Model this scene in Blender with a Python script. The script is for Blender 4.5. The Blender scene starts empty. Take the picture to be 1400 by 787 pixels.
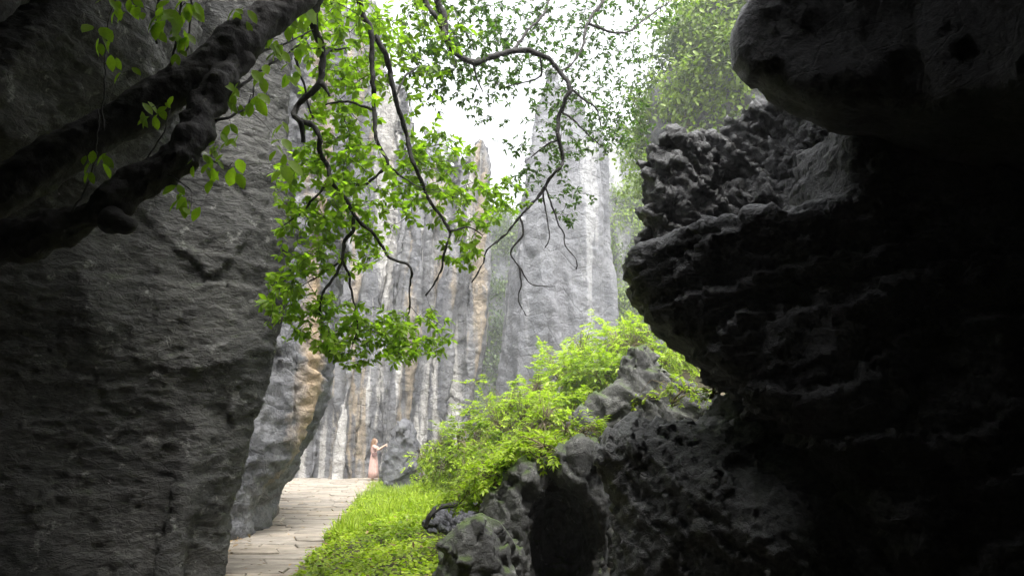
import bpy, math, random
import numpy as np
from mathutils import Vector, Matrix

random.seed(7)
RNG = np.random.default_rng(11)
SC = bpy.context.scene
COL = SC.collection

# ------------------------------------------------------------------ camera
F, CX, CY, HOR, CAMH = 1018.0, 700.0, 393.5, 602.0, 1.6     # photo pixels (1400 x 787)
PITCH = math.atan((HOR - CY) / F)
CP, SP = math.cos(PITCH), math.sin(PITCH)
cam = bpy.data.cameras.new('camera')
cam.sensor_fit = 'HORIZONTAL'
cam.sensor_width = 36.0
cam.lens = 36.0 * F / 1400.0
cam.clip_start, cam.clip_end = 0.05, 2000
cam_ob = bpy.data.objects.new('camera', cam)
COL.objects.link(cam_ob)
cam_ob.location = (0, 0, CAMH)
cam_ob.rotation_euler = (math.pi / 2 + PITCH, 0, 0)
SC.camera = cam_ob

# ------------------------------------------------------------------ sky, sun, exposure
SUN_EL, SUN_AZ = math.radians(66), math.radians(158)      # azimuth from +Y towards +X
world = bpy.data.worlds.new('World')
SC.world = world
world.use_nodes = True
wn, wl = world.node_tree.nodes, world.node_tree.links
wn.clear()
sky = wn.new('ShaderNodeTexSky')
sky.sky_type = 'NISHITA'
sky.sun_disc = False
sky.sun_elevation = SUN_EL
sky.sun_rotation = SUN_AZ
sky.air_density, sky.dust_density, sky.ozone_density = 1.0, 6.0, 1.0
hs = wn.new('ShaderNodeHueSaturation')                      # thin overcast: the blue is washed out everywhere
hs.inputs['Saturation'].default_value = 0.12
bg = wn.new('ShaderNodeBackground')
bg.inputs['Strength'].default_value = 0.15
wo = wn.new('ShaderNodeOutputWorld')
wl.new(sky.outputs[0], hs.inputs['Color'])
wl.new(hs.outputs[0], bg.inputs['Color'])
wl.new(bg.outputs[0], wo.inputs['Surface'])

sun = bpy.data.lights.new('sun', 'SUN')
sun.energy, sun.angle, sun.color = 0.8, math.radians(20), (1.0, 0.97, 0.92)
sun_ob = bpy.data.objects.new('sun', sun)
COL.objects.link(sun_ob)
sd = Vector((math.sin(SUN_AZ) * math.cos(SUN_EL), math.cos(SUN_AZ) * math.cos(SUN_EL), math.sin(SUN_EL)))
sun_ob.rotation_euler = sd.to_track_quat('Z', 'Y').to_euler()
sun_ob.location = (0, 10, 60)

SC.view_settings.view_transform = 'Standard'
SC.view_settings.look = 'None'
SC.view_settings.gamma = 1.0
SC.view_settings.exposure = 2.25
SC.render.engine = 'CYCLES'
SC.cycles.use_denoising = True
SC.cycles.max_bounces = 8
SC.cycles.diffuse_bounces = 5
SC.cycles.glossy_bounces = 3
SC.cycles.transmission_bounces = 6
SC.cycles.transparent_max_bounces = 6
SC.cycles.volume_bounces = 1
SC.cycles.caustics_reflective = False
SC.cycles.caustics_refractive = False


# ------------------------------------------------------------------ pixel -> direction -> point at a forward distance
def P(px, py, Y):
    u, v = (px - CX) / F, (CY - py) / F
    k = Y / (CP - v * SP)
    return np.array((u * k, Y, CAMH + (SP + v * CP) * k))


def front(pts, Y):
    r = [P(a, b, Y) for a, b in pts]
    return [(q[0], q[2]) for q in r]


def to_px(p):
    dx, dy, dz = p[..., 0], p[..., 1], p[..., 2] - CAMH
    d = dy * CP + dz * SP
    return CX + F * dx / d, CY - F * (dz * CP - dy * SP) / d


# ------------------------------------------------------------------ numpy noise
_g = np.random.default_rng(3).normal(size=(256, 3)).astype(np.float32)
_g /= np.linalg.norm(_g, axis=1, keepdims=True)
_r3 = np.random.default_rng(4).random((256, 3)).astype(np.float32)


def _hash(ix, iy, iz):
    h = (ix.astype(np.uint32) * np.uint32(73856093)) ^ (iy.astype(np.uint32) * np.uint32(19349663)) ^ (iz.astype(np.uint32) * np.uint32(83492791))
    h ^= h >> np.uint32(13)
    h *= np.uint32(0x5bd1e995)
    h ^= h >> np.uint32(15)
    return h & np.uint32(255)


def perlin(p):
    p = p.astype(np.float32)
    i = np.floor(p)
    f = p - i
    i = i.astype(np.int64)
    w = f * f * f * (f * (f * 6 - 15) + 10)
    res = 0
    for dx in (0, 1):
        for dy in (0, 1):
            for dz in (0, 1):
                g = _g[_hash(i[:, 0] + dx, i[:, 1] + dy, i[:, 2] + dz)]
                d = g[:, 0] * (f[:, 0] - dx) + g[:, 1] * (f[:, 1] - dy) + g[:, 2] * (f[:, 2] - dz)
                res = res + d * (w[:, 0] if dx else 1 - w[:, 0]) * (w[:, 1] if dy else 1 - w[:, 1]) * (w[:, 2] if dz else 1 - w[:, 2])
    return res * 1.5


def fbm(p, oct=5, gain=0.5, ridged=False):
    a, s, t = 1.0, 0.0, 0.0
    q = p.copy()
    for o in range(oct):
        n = perlin(q)
        if ridged:
            n = 1 - 2 * np.abs(n) * 1.4
        s = s + a * n
        t += a
        a *= gain
        q = q * 2.03 + np.array((17.3, 5.1, 9.7), np.float32)
    return s / t


def worley(p):
    p = p.astype(np.float32)
    i = np.floor(p).astype(np.int64)
    best = np.full(len(p), 9.0, np.float32)
    sec = np.full(len(p), 9.0, np.float32)
    for dx in (-1, 0, 1):
        for dy in (-1, 0, 1):
            for dz in (-1, 0, 1):
                j = i + np.array((dx, dy, dz))
                c = j + _r3[_hash(j[:, 0], j[:, 1], j[:, 2])]
                d = ((c - p) ** 2).sum(1).astype(np.float32)
                sec = np.minimum(sec, np.maximum(best, d))
                best = np.minimum(best, d)
    return np.sqrt(best), np.sqrt(sec)


def facets(p):
    """piecewise planar offset: every cell of a jittered lattice has its own tilt"""
    p = p.astype(np.float32)
    i = np.floor(p).astype(np.int64)
    best = np.full(len(p), 9.0, np.float32)
    val = np.zeros(len(p), np.float32)
    for dx in (-1, 0, 1):
        for dy in (-1, 0, 1):
            for dz in (-1, 0, 1):
                j = i + np.array((dx, dy, dz))
                h = _hash(j[:, 0], j[:, 1], j[:, 2])
                e = p - (j + _r3[h])
                d = (e ** 2).sum(1)
                m = d < best
                best = np.where(m, d, best)
                val = np.where(m, (e * _g[h]).sum(1) * 1.3 + (_r3[h][:, 0] - 0.5) * 0.5, val)
    return val


# ------------------------------------------------------------------ distance fields and surface nets
def sd_poly(pts, a, b):
    """signed distance to a closed polygon, evaluated at arrays a, b (negative inside)"""
    pts = np.asarray(pts, np.float32)
    d = np.full(a.shape, 1e9, np.float32)
    inside = np.zeros(a.shape, bool)
    n = len(pts)
    for k in range(n):
        x0, y0 = pts[k]
        x1, y1 = pts[(k + 1) % n]
        ex, ey = x1 - x0, y1 - y0
        wx, wy = a - x0, b - y0
        t = np.clip((wx * ex + wy * ey) / (ex * ex + ey * ey + 1e-12), 0, 1)
        d = np.minimum(d, (wx - ex * t) ** 2 + (wy - ey * t) ** 2)
        if y1 != y0:
            c = ((y0 <= b) != (y1 <= b)) & (a < x0 + (b - y0) / (y1 - y0) * ex)
            inside ^= c
    d = np.sqrt(d)
    return np.where(inside, -d, d).astype(np.float32)


def smax(a, b, k):
    h = np.maximum(k - np.abs(a - b), 0) / k
    return np.maximum(a, b) + h * h * k * 0.25


def smin(a, b, k):
    return -smax(-a, -b, k)


class Grid:
    def __init__(s, lo, hi, h):
        s.lo, s.h = np.array(lo, np.float32), h
        n = [int((hi[i] - lo[i]) / h) + 2 for i in range(3)]
        s.ax = [lo[i] + h * np.arange(n[i], dtype=np.float32) for i in range(3)]
        s.X, s.Y, s.Z = s.ax[0][:, None, None], s.ax[1][None, :, None], s.ax[2][None, None, :]
        s.f = np.full(n, 1e3, np.float32)

    def block(s, fr=None, plan=None, side=None, k=0.3, ku=0.3, back=None):
        """intersection of a front view (x,z), a plan (x,y) and a side view (y,z), united with what is there"""
        f = None
        if fr is not None:
            A, B = np.meshgrid(s.ax[0], s.ax[2], indexing='ij')
            f = sd_poly(fr, A, B)[:, None, :]
            if back:                                        # the rock narrows behind the distance back[0]
                f = f + back[1] * np.maximum(s.Y - back[0], 0)
        if plan is not None:
            A, B = np.meshgrid(s.ax[0], s.ax[1], indexing='ij')
            g = sd_poly(plan, A, B)[:, :, None]
            f = g if f is None else smax(f, g, k)
        if side is not None:
            A, B = np.meshgrid(s.ax[1], s.ax[2], indexing='ij')
            g = sd_poly(side, A, B)[None, :, :]
            f = g if f is None else smax(f, g, k)
        s.f = smin(s.f, np.broadcast_to(f, s.f.shape), ku)
        return s

    def capsule(s, a, b, ra, rb=None, ku=0.1, sub=False):
        rb = ra if rb is None else rb
        a, b = np.array(a, np.float32), np.array(b, np.float32)
        e = b - a
        wx, wy, wz = s.X - a[0], s.Y - a[1], s.Z - a[2]
        t = np.clip((wx * e[0] + wy * e[1] + wz * e[2]) / (float(e @ e) + 1e-9), 0, 1)
        d = np.sqrt((wx - e[0] * t) ** 2 + (wy - e[1] * t) ** 2 + (wz - e[2] * t) ** 2) - (ra + (rb - ra) * t)
        s.f = smax(s.f, -d, ku) if sub else smin(s.f, d, ku)
        return s

    def ell(s, c, r, ku=0.2, sub=False):
        d = np.sqrt(((s.X - c[0]) / r[0]) ** 2 + ((s.Y - c[1]) / r[1]) ** 2 + ((s.Z - c[2]) / r[2]) ** 2)
        d = (d - 1) * min(r)
        s.f = smax(s.f, -d, ku) if sub else smin(s.f, d, ku)
        return s

    def mesh(s):
        f = s.f
        f[0], f[-1], f[:, 0], f[:, -1], f[:, :, 0], f[:, :, -1] = (s.h,) * 6
        ins = (f < 0)
        u = ins.astype(np.uint8)
        sm = sum(u[i:u.shape[0] - 1 + i, j:u.shape[1] - 1 + j, k:u.shape[2] - 1 + k] for i in (0, 1) for j in (0, 1) for k in (0, 1))
        act = (sm > 0) & (sm < 8)
        ci, cj, ck = np.nonzero(act)
        vid = np.full(act.shape, -1, np.int32)
        vid[ci, cj, ck] = np.arange(len(ci))
        corner = {}
        for i in (0, 1):
            for j in (0, 1):
                for k in (0, 1):
                    corner[i, j, k] = f[ci + i, cj + j, ck + k]
        acc = np.zeros((len(ci), 3), np.float32)
        cnt = np.zeros(len(ci), np.float32)
        for axis in range(3):
            o = [a for a in range(3) if a != axis]
            for b in (0, 1):
                for c in (0, 1):
                    p0 = [0, 0, 0]
                    p0[o[0]], p0[o[1]] = b, c
                    p1 = list(p0)
                    p1[axis] = 1
                    f0, f1 = corner[tuple(p0)], corner[tuple(p1)]
                    m = (f0 < 0) != (f1 < 0)
                    t = np.where(m, f0 / np.where(m, f0 - f1, 1), 0)
                    pt = np.zeros((len(ci), 3), np.float32)
                    pt[:, o[0]], pt[:, o[1]], pt[:, axis] = b, c, t
                    acc += pt * m[:, None]
                    cnt += m
        V = (np.stack((ci, cj, ck), 1) + acc / cnt[:, None]) * s.h + s.lo
        quads = []
        for axis in range(3):
            o = [(axis + 1) % 3, (axis + 2) % 3]
            sl0, sl1 = [slice(None)] * 3, [slice(None)] * 3
            sl0[axis], sl1[axis] = slice(0, -1), slice(1, None)
            a, b = ins[tuple(sl0)], ins[tuple(sl1)]
            ch = a != b
            e = np.stack(np.nonzero(ch), 1)
            ok = (e[:, o[0]] > 0) & (e[:, o[1]] > 0) & (e[:, o[0]] < f.shape[o[0]] - 1) & (e[:, o[1]] < f.shape[o[1]] - 1)
            e = e[ok]
            sgn = a[e[:, 0], e[:, 1], e[:, 2]]
            d0, d1 = np.zeros(3, int), np.zeros(3, int)
            d0[o[0]], d1[o[1]] = 1, 1
            q = []
            for dd in (-d0 - d1, -d1, 0 * d0, -d0):
                w = e + dd
                q.append(vid[w[:, 0], w[:, 1], w[:, 2]])
            q = np.stack(q, 1)
            q[~sgn] = q[~sgn][:, ::-1]
            quads.append(q)
        return V.astype(np.float32), np.concatenate(quads).astype(np.int32)


def vnormals(V, Q):
    a, b, c, d = (V[Q[:, i]] for i in range(4))
    n = np.cross(c - a, d - b)
    N = np.zeros_like(V)
    for i in range(4):
        for k in range(3):
            N[:, k] += np.bincount(Q[:, i], n[:, k], len(V))
    return N / (np.linalg.norm(N, axis=1, keepdims=True) + 1e-9)


def make_mesh(name, V, faces_idx, face_len, smooth=True, attr=None):
    me = bpy.data.meshes.new(name)
    V = np.ascontiguousarray(V, np.float32)
    me.vertices.add(len(V))
    me.vertices.foreach_set('co', V.ravel())
    fi = np.ascontiguousarray(faces_idx, np.int32).ravel()
    fl = np.ascontiguousarray(face_len, np.int32)
    me.loops.add(len(fi))
    me.loops.foreach_set('vertex_index', fi)
    me.polygons.add(len(fl))
    st = np.zeros(len(fl), np.int32)
    st[1:] = np.cumsum(fl)[:-1]
    me.polygons.foreach_set('loop_start', st)
    me.polygons.foreach_set('use_smooth', np.full(len(fl), smooth))
    for k, a in (attr or {}).items():
        at = me.attributes.new(k, 'FLOAT', 'POINT')
        at.data.foreach_set('value', np.ascontiguousarray(a, np.float32))
    me.update(calc_edges=True)
    return me


def quad_mesh(name, V, Q, **k):
    return make_mesh(name, V, Q, np.full(len(Q), 4), **k)


def link(name, me, mat=None, loc=(0, 0, 0), parent=None, label=None, cat=None, group=None, kind=None):
    o = bpy.data.objects.new(name, me)
    COL.objects.link(o)
    o.location = loc
    if mat is not None and me is not None and not me.materials:
        me.materials.append(mat)
    o.parent = parent
    for k, v in (('label', label), ('category', cat), ('group', group), ('kind', kind)):
        if v:
            o[k] = v
    return o


def thing(name, loc, label, cat, group=None):
    return link(name, None, loc=tuple(float(c) for c in loc), label=label, cat=cat, group=group)


ROCKS = {}


def rock(name, grid, mat, disp, label, cat='rock', group=None, kind=None, keep=None):
    """disp: list of (kind, frequency xyz, amplitude, octaves)"""
    V, Q = grid.mesh()
    lo = grid.lo + grid.h * 2.2
    hi = np.array([a[-1] for a in grid.ax]) - grid.h * 2.2
    C = V[Q].mean(1)
    Q = Q[((C > lo) & (C < hi)).all(1)]                      # the cut sides of the block lie inside other rock or the ground
    used = np.unique(Q)
    mp = np.full(len(V), -1, np.int32)
    mp[used] = np.arange(len(used))
    V, Q = V[used], mp[Q]
    for step in disp:
        kd, fr, amp, oc = step[:4]
        N = vnormals(V, Q)
        q = V * np.array(fr, np.float32) + np.float32(len(ROCKS) * 7.7)
        if kd == 'fbm':
            n = fbm(q, oc)
        elif kd == 'ridge':
            n = fbm(q, oc, 0.5, True) - 0.35
        elif kd == 'scallop':
            q = q + 0.35 * np.stack([fbm(q * 1.3 + 31 * i, 2) for i in range(3)], 1)
            w, w2 = worley(q)
            n = np.clip(w, 0, 0.9) ** 2 * 2.2 - 0.6
        elif kd == 'flute':
            if len(step) > 4:                                # leaning flutes
                q[:, 0] += step[4] * V[:, 2] * fr[0]
            q = q + 0.5 * np.stack([fbm(V * np.array((0.5, 0.5, 0.07), np.float32) + 31 * i, 2) for i in range(2)] + [np.zeros(len(V), np.float32)], 1)
            w, w2 = worley(q)
            n = np.clip(w2 - w, 0, 0.5) * 2.2 - 0.55
        elif kd == 'facet':
            n = facets(q + 0.25 * np.stack([fbm(q * 1.2 + 31 * i, 3) for i in range(3)], 1))
        elif kd == 'crack':
            w, w2 = worley(q + 0.3 * np.stack([fbm(q + 31 * i, 2) for i in range(3)], 1))
            n = np.where(w2 - w < 0.09, (w2 - w) / 0.09 - 1, 0)
        elif kd == 'steps':
            dr = np.array(step[4] if len(step) > 4 else (0, 0, 1), np.float32)
            dr = dr / np.linalg.norm(dr)
            t = (V @ dr) * fr[2] + fbm(V * np.array((fr[0], fr[1], fr[2]), np.float32) * 0.6, 4) * 1.3
            t = t - np.floor(t)
            n = t - 0.5
        V = V + N * (amp * n)[:, None].astype(np.float32)
    ROCKS[name + str(len(ROCKS))] = None
    org = np.array((V[:, 0].mean(), V[:, 1].mean(), max(V[:, 2].min(), -0.3)), np.float32)
    me = quad_mesh(name, V - org, Q)
    o = link(name, me, mat, loc=[float(c) for c in org], label=label, cat=cat, group=group, kind=kind)
    o_data = (V, Q, vnormals(V, Q))
    return o, o_data


# ------------------------------------------------------------------ materials
def nmat(name):
    m = bpy.data.materials.new(name)
    m.use_nodes = True
    m.node_tree.nodes.clear()
    return m, m.node_tree.nodes, m.node_tree.links


def node(ns, t, **k):
    n = ns.new(t)
    for a, b in k.items():
        if a.startswith('i_'):
            n.inputs[int(a[2:]) if a[2:].isdigit() else a[2:].replace('_', ' ')].default_value = b
        else:
            setattr(n, a, b)
    return n


def ramp(ns, ls, src, stops):
    r = ns.new('ShaderNodeValToRGB')
    e = r.color_ramp.elements
    while len(e) < len(stops):
        e.new(0.5)
    for el, (p, c) in zip(e, stops):
        el.position = p
        el.color = (c, c, c, 1) if isinstance(c, (int, float)) else (*c, 1)
    ls.new(src, r.inputs[0])
    return r.outputs[0]


def noise(ns, ls, vec, scale, detail=6, rough=0.55, dist=0.0):
    n = node(ns, 'ShaderNodeTexNoise')
    n.inputs['Scale'].default_value = scale
    n.inputs['Detail'].default_value = detail
    n.inputs['Roughness'].default_value = rough
    n.inputs['Distortion'].default_value = dist
    ls.new(vec, n.inputs['Vector'])
    return n.outputs[0]


def mix(ns, ls, fac, a, b, mode='MIX'):
    m = ns.new('ShaderNodeMix')
    m.data_type = 'RGBA'
    m.blend_type = mode
    for sock, v in ((0, fac), (6, a), (7, b)):
        if hasattr(v, 'is_linked') or isinstance(v, bpy.types.NodeSocket):
            ls.new(v, m.inputs[sock])
        elif sock == 0:
            m.inputs[0].default_value = v
        else:
            m.inputs[sock].default_value = (*v, 1)
    return m.outputs[2]


def math_n(ns, ls, op, a, b):
    m = node(ns, 'ShaderNodeMath', operation=op)
    for i, v in enumerate((a, b)):
        if isinstance(v, bpy.types.NodeSocket):
            ls.new(v, m.inputs[i])
        else:
            m.inputs[i].default_value = v
    return m.outputs[0]


def rock_mat(name, c1, c2, scale=1.0, white=None, ochre=None, dark=None, moss=0.0, rough=0.85, bump=0.35, bscale=14, spec=0.3, streak=(1.1, 1.1, 0.07), lichen=0.0, bstretch=(1, 1, 1), lean=0.0):
    m, ns, ls = nmat(name)
    tc = node(ns, 'ShaderNodeTexCoord')
    vec = tc.outputs['Object']
    a = noise(ns, ls, vec, 0.9 * scale, 9, 0.62)
    col = mix(ns, ls, ramp(ns, ls, a, [(0.35, 0.0), (0.65, 1.0)]), c1, c2)

    def streaks(off, lo, hi, colr, col, st=streak, fac=1.0):
        mp = node(ns, 'ShaderNodeMapping')
        mp.inputs['Scale'].default_value = st
        mp.inputs['Location'].default_value = (off, off * 0.7, 0)
        mp.inputs['Rotation'].default_value = (0, lean, 0)
        ls.new(vec, mp.inputs['Vector'])
        n = noise(ns, ls, mp.outputs[0], 1.0, 5, 0.55, 0.25)
        br = noise(ns, ls, vec, 2.3 * scale, 6, 0.6)
        s = math_n(ns, ls, 'ADD', n, math_n(ns, ls, 'MULTIPLY', math_n(ns, ls, 'SUBTRACT', br, 0.5), 0.14))
        return mix(ns, ls, ramp(ns, ls, s, [(lo, 0.0), (hi, fac)]), col, colr)
    if dark:
        col = streaks(3.3, 0.50, 0.62, dark, col, fac=0.85)
    if ochre:
        col = streaks(11.7, 0.54, 0.62, ochre, col, fac=0.85)
    if white:
        col = streaks(23.1, 0.55, 0.61, white, col, fac=0.85)
    if lichen:
        l = noise(ns, ls, vec, 5 * scale, 5, 0.7)
        col = mix(ns, ls, ramp(ns, ls, l, [(0.60, 0.0), (0.66, lichen)]), col, (0.5, 0.5, 0.47))
    fine = noise(ns, ls, vec, 22 * scale, 6, 0.7)
    col = mix(ns, ls, 0.75, col, ramp(ns, ls, fine, [(0.3, 0.55), (0.7, 1.35)]), 'MULTIPLY')
    if moss:
        ge = node(ns, 'ShaderNodeNewGeometry')
        sx = node(ns, 'ShaderNodeSeparateXYZ')
        ls.new(ge.outputs['Normal'], sx.inputs[0])
        mn = noise(ns, ls, vec, 2.5, 6, 0.65)
        fac = math_n(ns, ls, 'ADD', math_n(ns, ls, 'MULTIPLY', sx.outputs[2], 0.5), mn)
        col = mix(ns, ls, ramp(ns, ls, fac, [(0.72, 0.0), (0.95, moss)]), col, (0.055, 0.085, 0.018))
    bm_ = node(ns, 'ShaderNodeMapping')
    bm_.inputs['Scale'].default_value = bstretch
    ls.new(vec, bm_.inputs['Vector'])
    bvec = bm_.outputs[0]
    b1 = noise(ns, ls, bvec, bscale, 10, 0.68, 0.4)
    vo = node(ns, 'ShaderNodeTexVoronoi', feature='F1')
    vo.inputs['Scale'].default_value = bscale * 0.8
    ls.new(bvec, vo.inputs['Vector'])
    ve = node(ns, 'ShaderNodeTexVoronoi', feature='DISTANCE_TO_EDGE')
    ve.inputs['Scale'].default_value = bscale * 0.22
    wv = mix(ns, ls, 0.12, bvec, noise(ns, ls, bvec, bscale * 0.4, 4), 'ADD')
    ls.new(wv, ve.inputs['Vector'])
    crk = ramp(ns, ls, ve.outputs[0], [(0.0, 0.0), (0.03, 1.0)])
    hsum = math_n(ns, ls, 'ADD', b1, math_n(ns, ls, 'MULTIPLY', vo.outputs[0], 0.25))
    hsum = math_n(ns, ls, 'ADD', hsum, math_n(ns, ls, 'MULTIPLY', crk, 0.12))
    bp = node(ns, 'ShaderNodeBump')
    bp.inputs['Strength'].default_value = bump
    bp.inputs['Distance'].default_value = 0.9 / bscale
    ls.new(hsum, bp.inputs['Height'])
    bs = node(ns, 'ShaderNodeBsdfPrincipled')
    ls.new(col, bs.inputs['Base Color'])
    rn = noise(ns, ls, vec, 3.1 * scale, 5, 0.6)
    ls.new(ramp(ns, ls, rn, [(0.3, rough - 0.12), (0.7, min(1.0, rough + 0.2))]), bs.inputs['Roughness'])
    bs.inputs['Specular IOR Level'].default_value = spec
    ls.new(bp.outputs[0], bs.inputs['Normal'])
    out = node(ns, 'ShaderNodeOutputMaterial')
    ls.new(bs.outputs[0], out.inputs[0])
    return m


def leaf_mat(name, dark, light, trans=0.55, rough=0.45):
    """tint attribute 0..1 picks the leaf's own colour"""
    m, ns, ls = nmat(name)
    at = node(ns, 'ShaderNodeAttribute', attribute_name='tint')
    col = mix(ns, ls, at.outputs['Fac'], dark, light)
    tc = node(ns, 'ShaderNodeTexCoord')
    n = noise(ns, ls, tc.outputs['Object'], 9, 3)
    col = mix(ns, ls, 0.5, col, ramp(ns, ls, n, [(0.3, 0.75), (0.7, 1.2)]), 'MULTIPLY')
    bs = node(ns, 'ShaderNodeBsdfPrincipled')
    ls.new(col, bs.inputs['Base Color'])
    bs.inputs['Roughness'].default_value = rough
    bs.inputs['Specular IOR Level'].default_value = 0.35
    tr = node(ns, 'ShaderNodeBsdfTranslucent')
    warm = mix(ns, ls, 1.0, col, (1.25, 1.5, 0.55), 'MULTIPLY')
    ls.new(warm, tr.inputs[0])
    ms = node(ns, 'ShaderNodeMixShader')
    ms.inputs[0].default_value = trans
    ls.new(bs.outputs[0], ms.inputs[1])
    ls.new(tr.outputs[0], ms.inputs[2])
    out = node(ns, 'ShaderNodeOutputMaterial')
    ls.new(ms.outputs[0], out.inputs[0])
    return m


def plain_mat(name, c1, c2, scale=8, rough=0.8, bump=0.2, spec=0.3, stretch=(1, 1, 1), vary=0.0):
    m, ns, ls = nmat(name)
    tc = node(ns, 'ShaderNodeTexCoord')
    mp = node(ns, 'ShaderNodeMapping')
    mp.inputs['Scale'].default_value = stretch
    ls.new(tc.outputs['Object'], mp.inputs[0])
    a = noise(ns, ls, mp.outputs[0], scale, 8, 0.6)
    col = mix(ns, ls, ramp(ns, ls, a, [(0.3, 0.0), (0.7, 1.0)]), c1, c2)
    if vary:                                                # every piece has its own tone
        oi = node(ns, 'ShaderNodeObjectInfo')
        col = mix(ns, ls, vary, col, ramp(ns, ls, oi.outputs['Random'], [(0.0, (0.6, 0.57, 0.52)), (0.5, (1.0, 1.0, 1.0)), (1.0, (1.35, 1.25, 1.1))]), 'MULTIPLY')
    bs = node(ns, 'ShaderNodeBsdfPrincipled')
    ls.new(col, bs.inputs['Base Color'])
    bs.inputs['Roughness'].default_value = rough
    bs.inputs['Specular IOR Level'].default_value = spec
    if bump:
        bp = node(ns, 'ShaderNodeBump')
        bp.inputs['Strength'].default_value = bump
        bp.inputs['Distance'].default_value = 0.4 / scale
        ls.new(a, bp.inputs['Height'])
        ls.new(bp.outputs[0], bs.inputs['Normal'])
    out = node(ns, 'ShaderNodeOutputMaterial')
    ls.new(bs.outputs[0], out.inputs[0])
    return m


M = {}
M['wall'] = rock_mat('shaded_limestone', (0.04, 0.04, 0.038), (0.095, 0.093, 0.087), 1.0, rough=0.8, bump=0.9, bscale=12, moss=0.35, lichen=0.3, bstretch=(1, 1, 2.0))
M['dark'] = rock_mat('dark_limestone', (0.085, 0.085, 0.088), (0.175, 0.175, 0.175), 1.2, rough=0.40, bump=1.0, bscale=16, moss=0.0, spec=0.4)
M['boulder'] = rock_mat('rough_grey_limestone', (0.17, 0.17, 0.17), (0.32, 0.32, 0.31), 1.4, rough=0.48, bump=1.0, bscale=18, spec=0.5)  # paler than the dark rock: stands in for light the boulder lacks
M['darkmoss'] = rock_mat('mossy_dark_limestone', (0.06, 0.06, 0.058), (0.13, 0.13, 0.12), 1.2, rough=0.7, bump=0.6, bscale=18, moss=0.9, lichen=0.3)
M['mid'] = rock_mat('grey_streaked_limestone', (0.075, 0.077, 0.082), (0.17, 0.17, 0.175), 0.9, ochre=(0.34, 0.25, 0.155), dark=(0.075, 0.075, 0.085), bump=0.8, bscale=8, streak=(0.5, 0.5, 0.03), lean=0.12)
M['cliff'] = rock_mat('streaked_cliff_limestone', (0.105, 0.106, 0.112), (0.205, 0.204, 0.206), 0.6, ochre=(0.29, 0.235, 0.165), white=(0.40, 0.385, 0.36), dark=(0.085, 0.087, 0.095), bump=1.0, bscale=4.5, streak=(1.05, 1.05, 0.05), lean=0.11)
M['far'] = rock_mat('pale_pinnacle_limestone', (0.12, 0.124, 0.134), (0.225, 0.227, 0.237), 0.5, white=(0.36, 0.36, 0.36), dark=(0.15, 0.15, 0.16), bump=0.9, bscale=2.6, streak=(0.4, 0.4, 0.03))
M['soil'] = plain_mat('damp_soil', (0.035, 0.03, 0.02), (0.09, 0.075, 0.05), 3, 0.95)
M['stone'] = plain_mat('worn_flagstone', (0.16, 0.142, 0.118), (0.30, 0.268, 0.225), 3, vary=0.5, rough=0.8, bump=0.5)
M['bark'] = plain_mat('dark_bark', (0.010, 0.009, 0.008), (0.030, 0.027, 0.024), 14, 0.75, 0.8, stretch=(1, 1, 1))
M['twig'] = plain_mat('twig_bark', (0.02, 0.017, 0.015), (0.06, 0.05, 0.04), 20, 0.8, 0.3)
M['stem'] = plain_mat('brown_stem', (0.08, 0.06, 0.035), (0.2, 0.16, 0.1), 20, 0.8, 0.3)
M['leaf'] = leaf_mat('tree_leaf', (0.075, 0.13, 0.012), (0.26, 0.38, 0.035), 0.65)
M['leaf_far'] = leaf_mat('backlit_canopy_leaf', (0.035, 0.07, 0.015), (0.08, 0.14, 0.03), 0.5)  # duller copy of the tree leaf, backlit grey-green put into the colour
M['shrub'] = leaf_mat('shrub_leaf', (0.08, 0.13, 0.012), (0.33, 0.42, 0.035), 0.5)
M['vine'] = leaf_mat('vine_leaf', (0.03, 0.06, 0.010), (0.26, 0.36, 0.03), 0.4)
M['grass'] = leaf_mat('grass_blade', (0.10, 0.17, 0.012), (0.40, 0.50, 0.035), 0.45)


# ------------------------------------------------------------------ ground
def bank(x, y):
    h = 3.3 * np.exp(-np.abs((x - 3.6) / 3.5) ** 2.2 - np.abs((y - 17.5) / 5.0) ** 2.4)
    h = h + 0.35 * np.exp(-((x + 1.6) / 1.6) ** 2 - ((y - 19) / 9.0) ** 2)
    return h


def ground_z(x, y):
    return bank(x, y)


gx = np.concatenate((np.linspace(-400, -14, 14), np.arange(-13, 14, 0.24), np.linspace(15, 400, 14)))
gy = np.concatenate((np.linspace(-200, -9, 8), np.arange(-8, 40, 0.24), np.linspace(42, 600, 20)))
GX, GY = np.meshgrid(gx, gy, indexing='ij')
pts = np.stack((GX.ravel(), GY.ravel(), np.zeros(GX.size)), 1).astype(np.float32)
gz = ground_z(pts[:, 0], pts[:, 1]) + fbm(pts * 0.8, 5) * 0.10 - 0.06
onpath = np.exp(-((pts[:, 0] + 4.3) / 3.5) ** 2)
gz = np.where((pts[:, 1] > 4) & (pts[:, 1] < 34), gz - 0.05 * onpath, gz)
pts[:, 2] = gz
n0, n1 = GX.shape
ii = np.arange(n0 * n1).reshape(n0, n1)
Q = np.stack((ii[:-1, :-1], ii[1:, :-1], ii[1:, 1:], ii[:-1, 1:]), -1).reshape(-1, 4)
link('ground', quad_mesh('ground', pts, Q), M['soil'], kind='structure')

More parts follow.
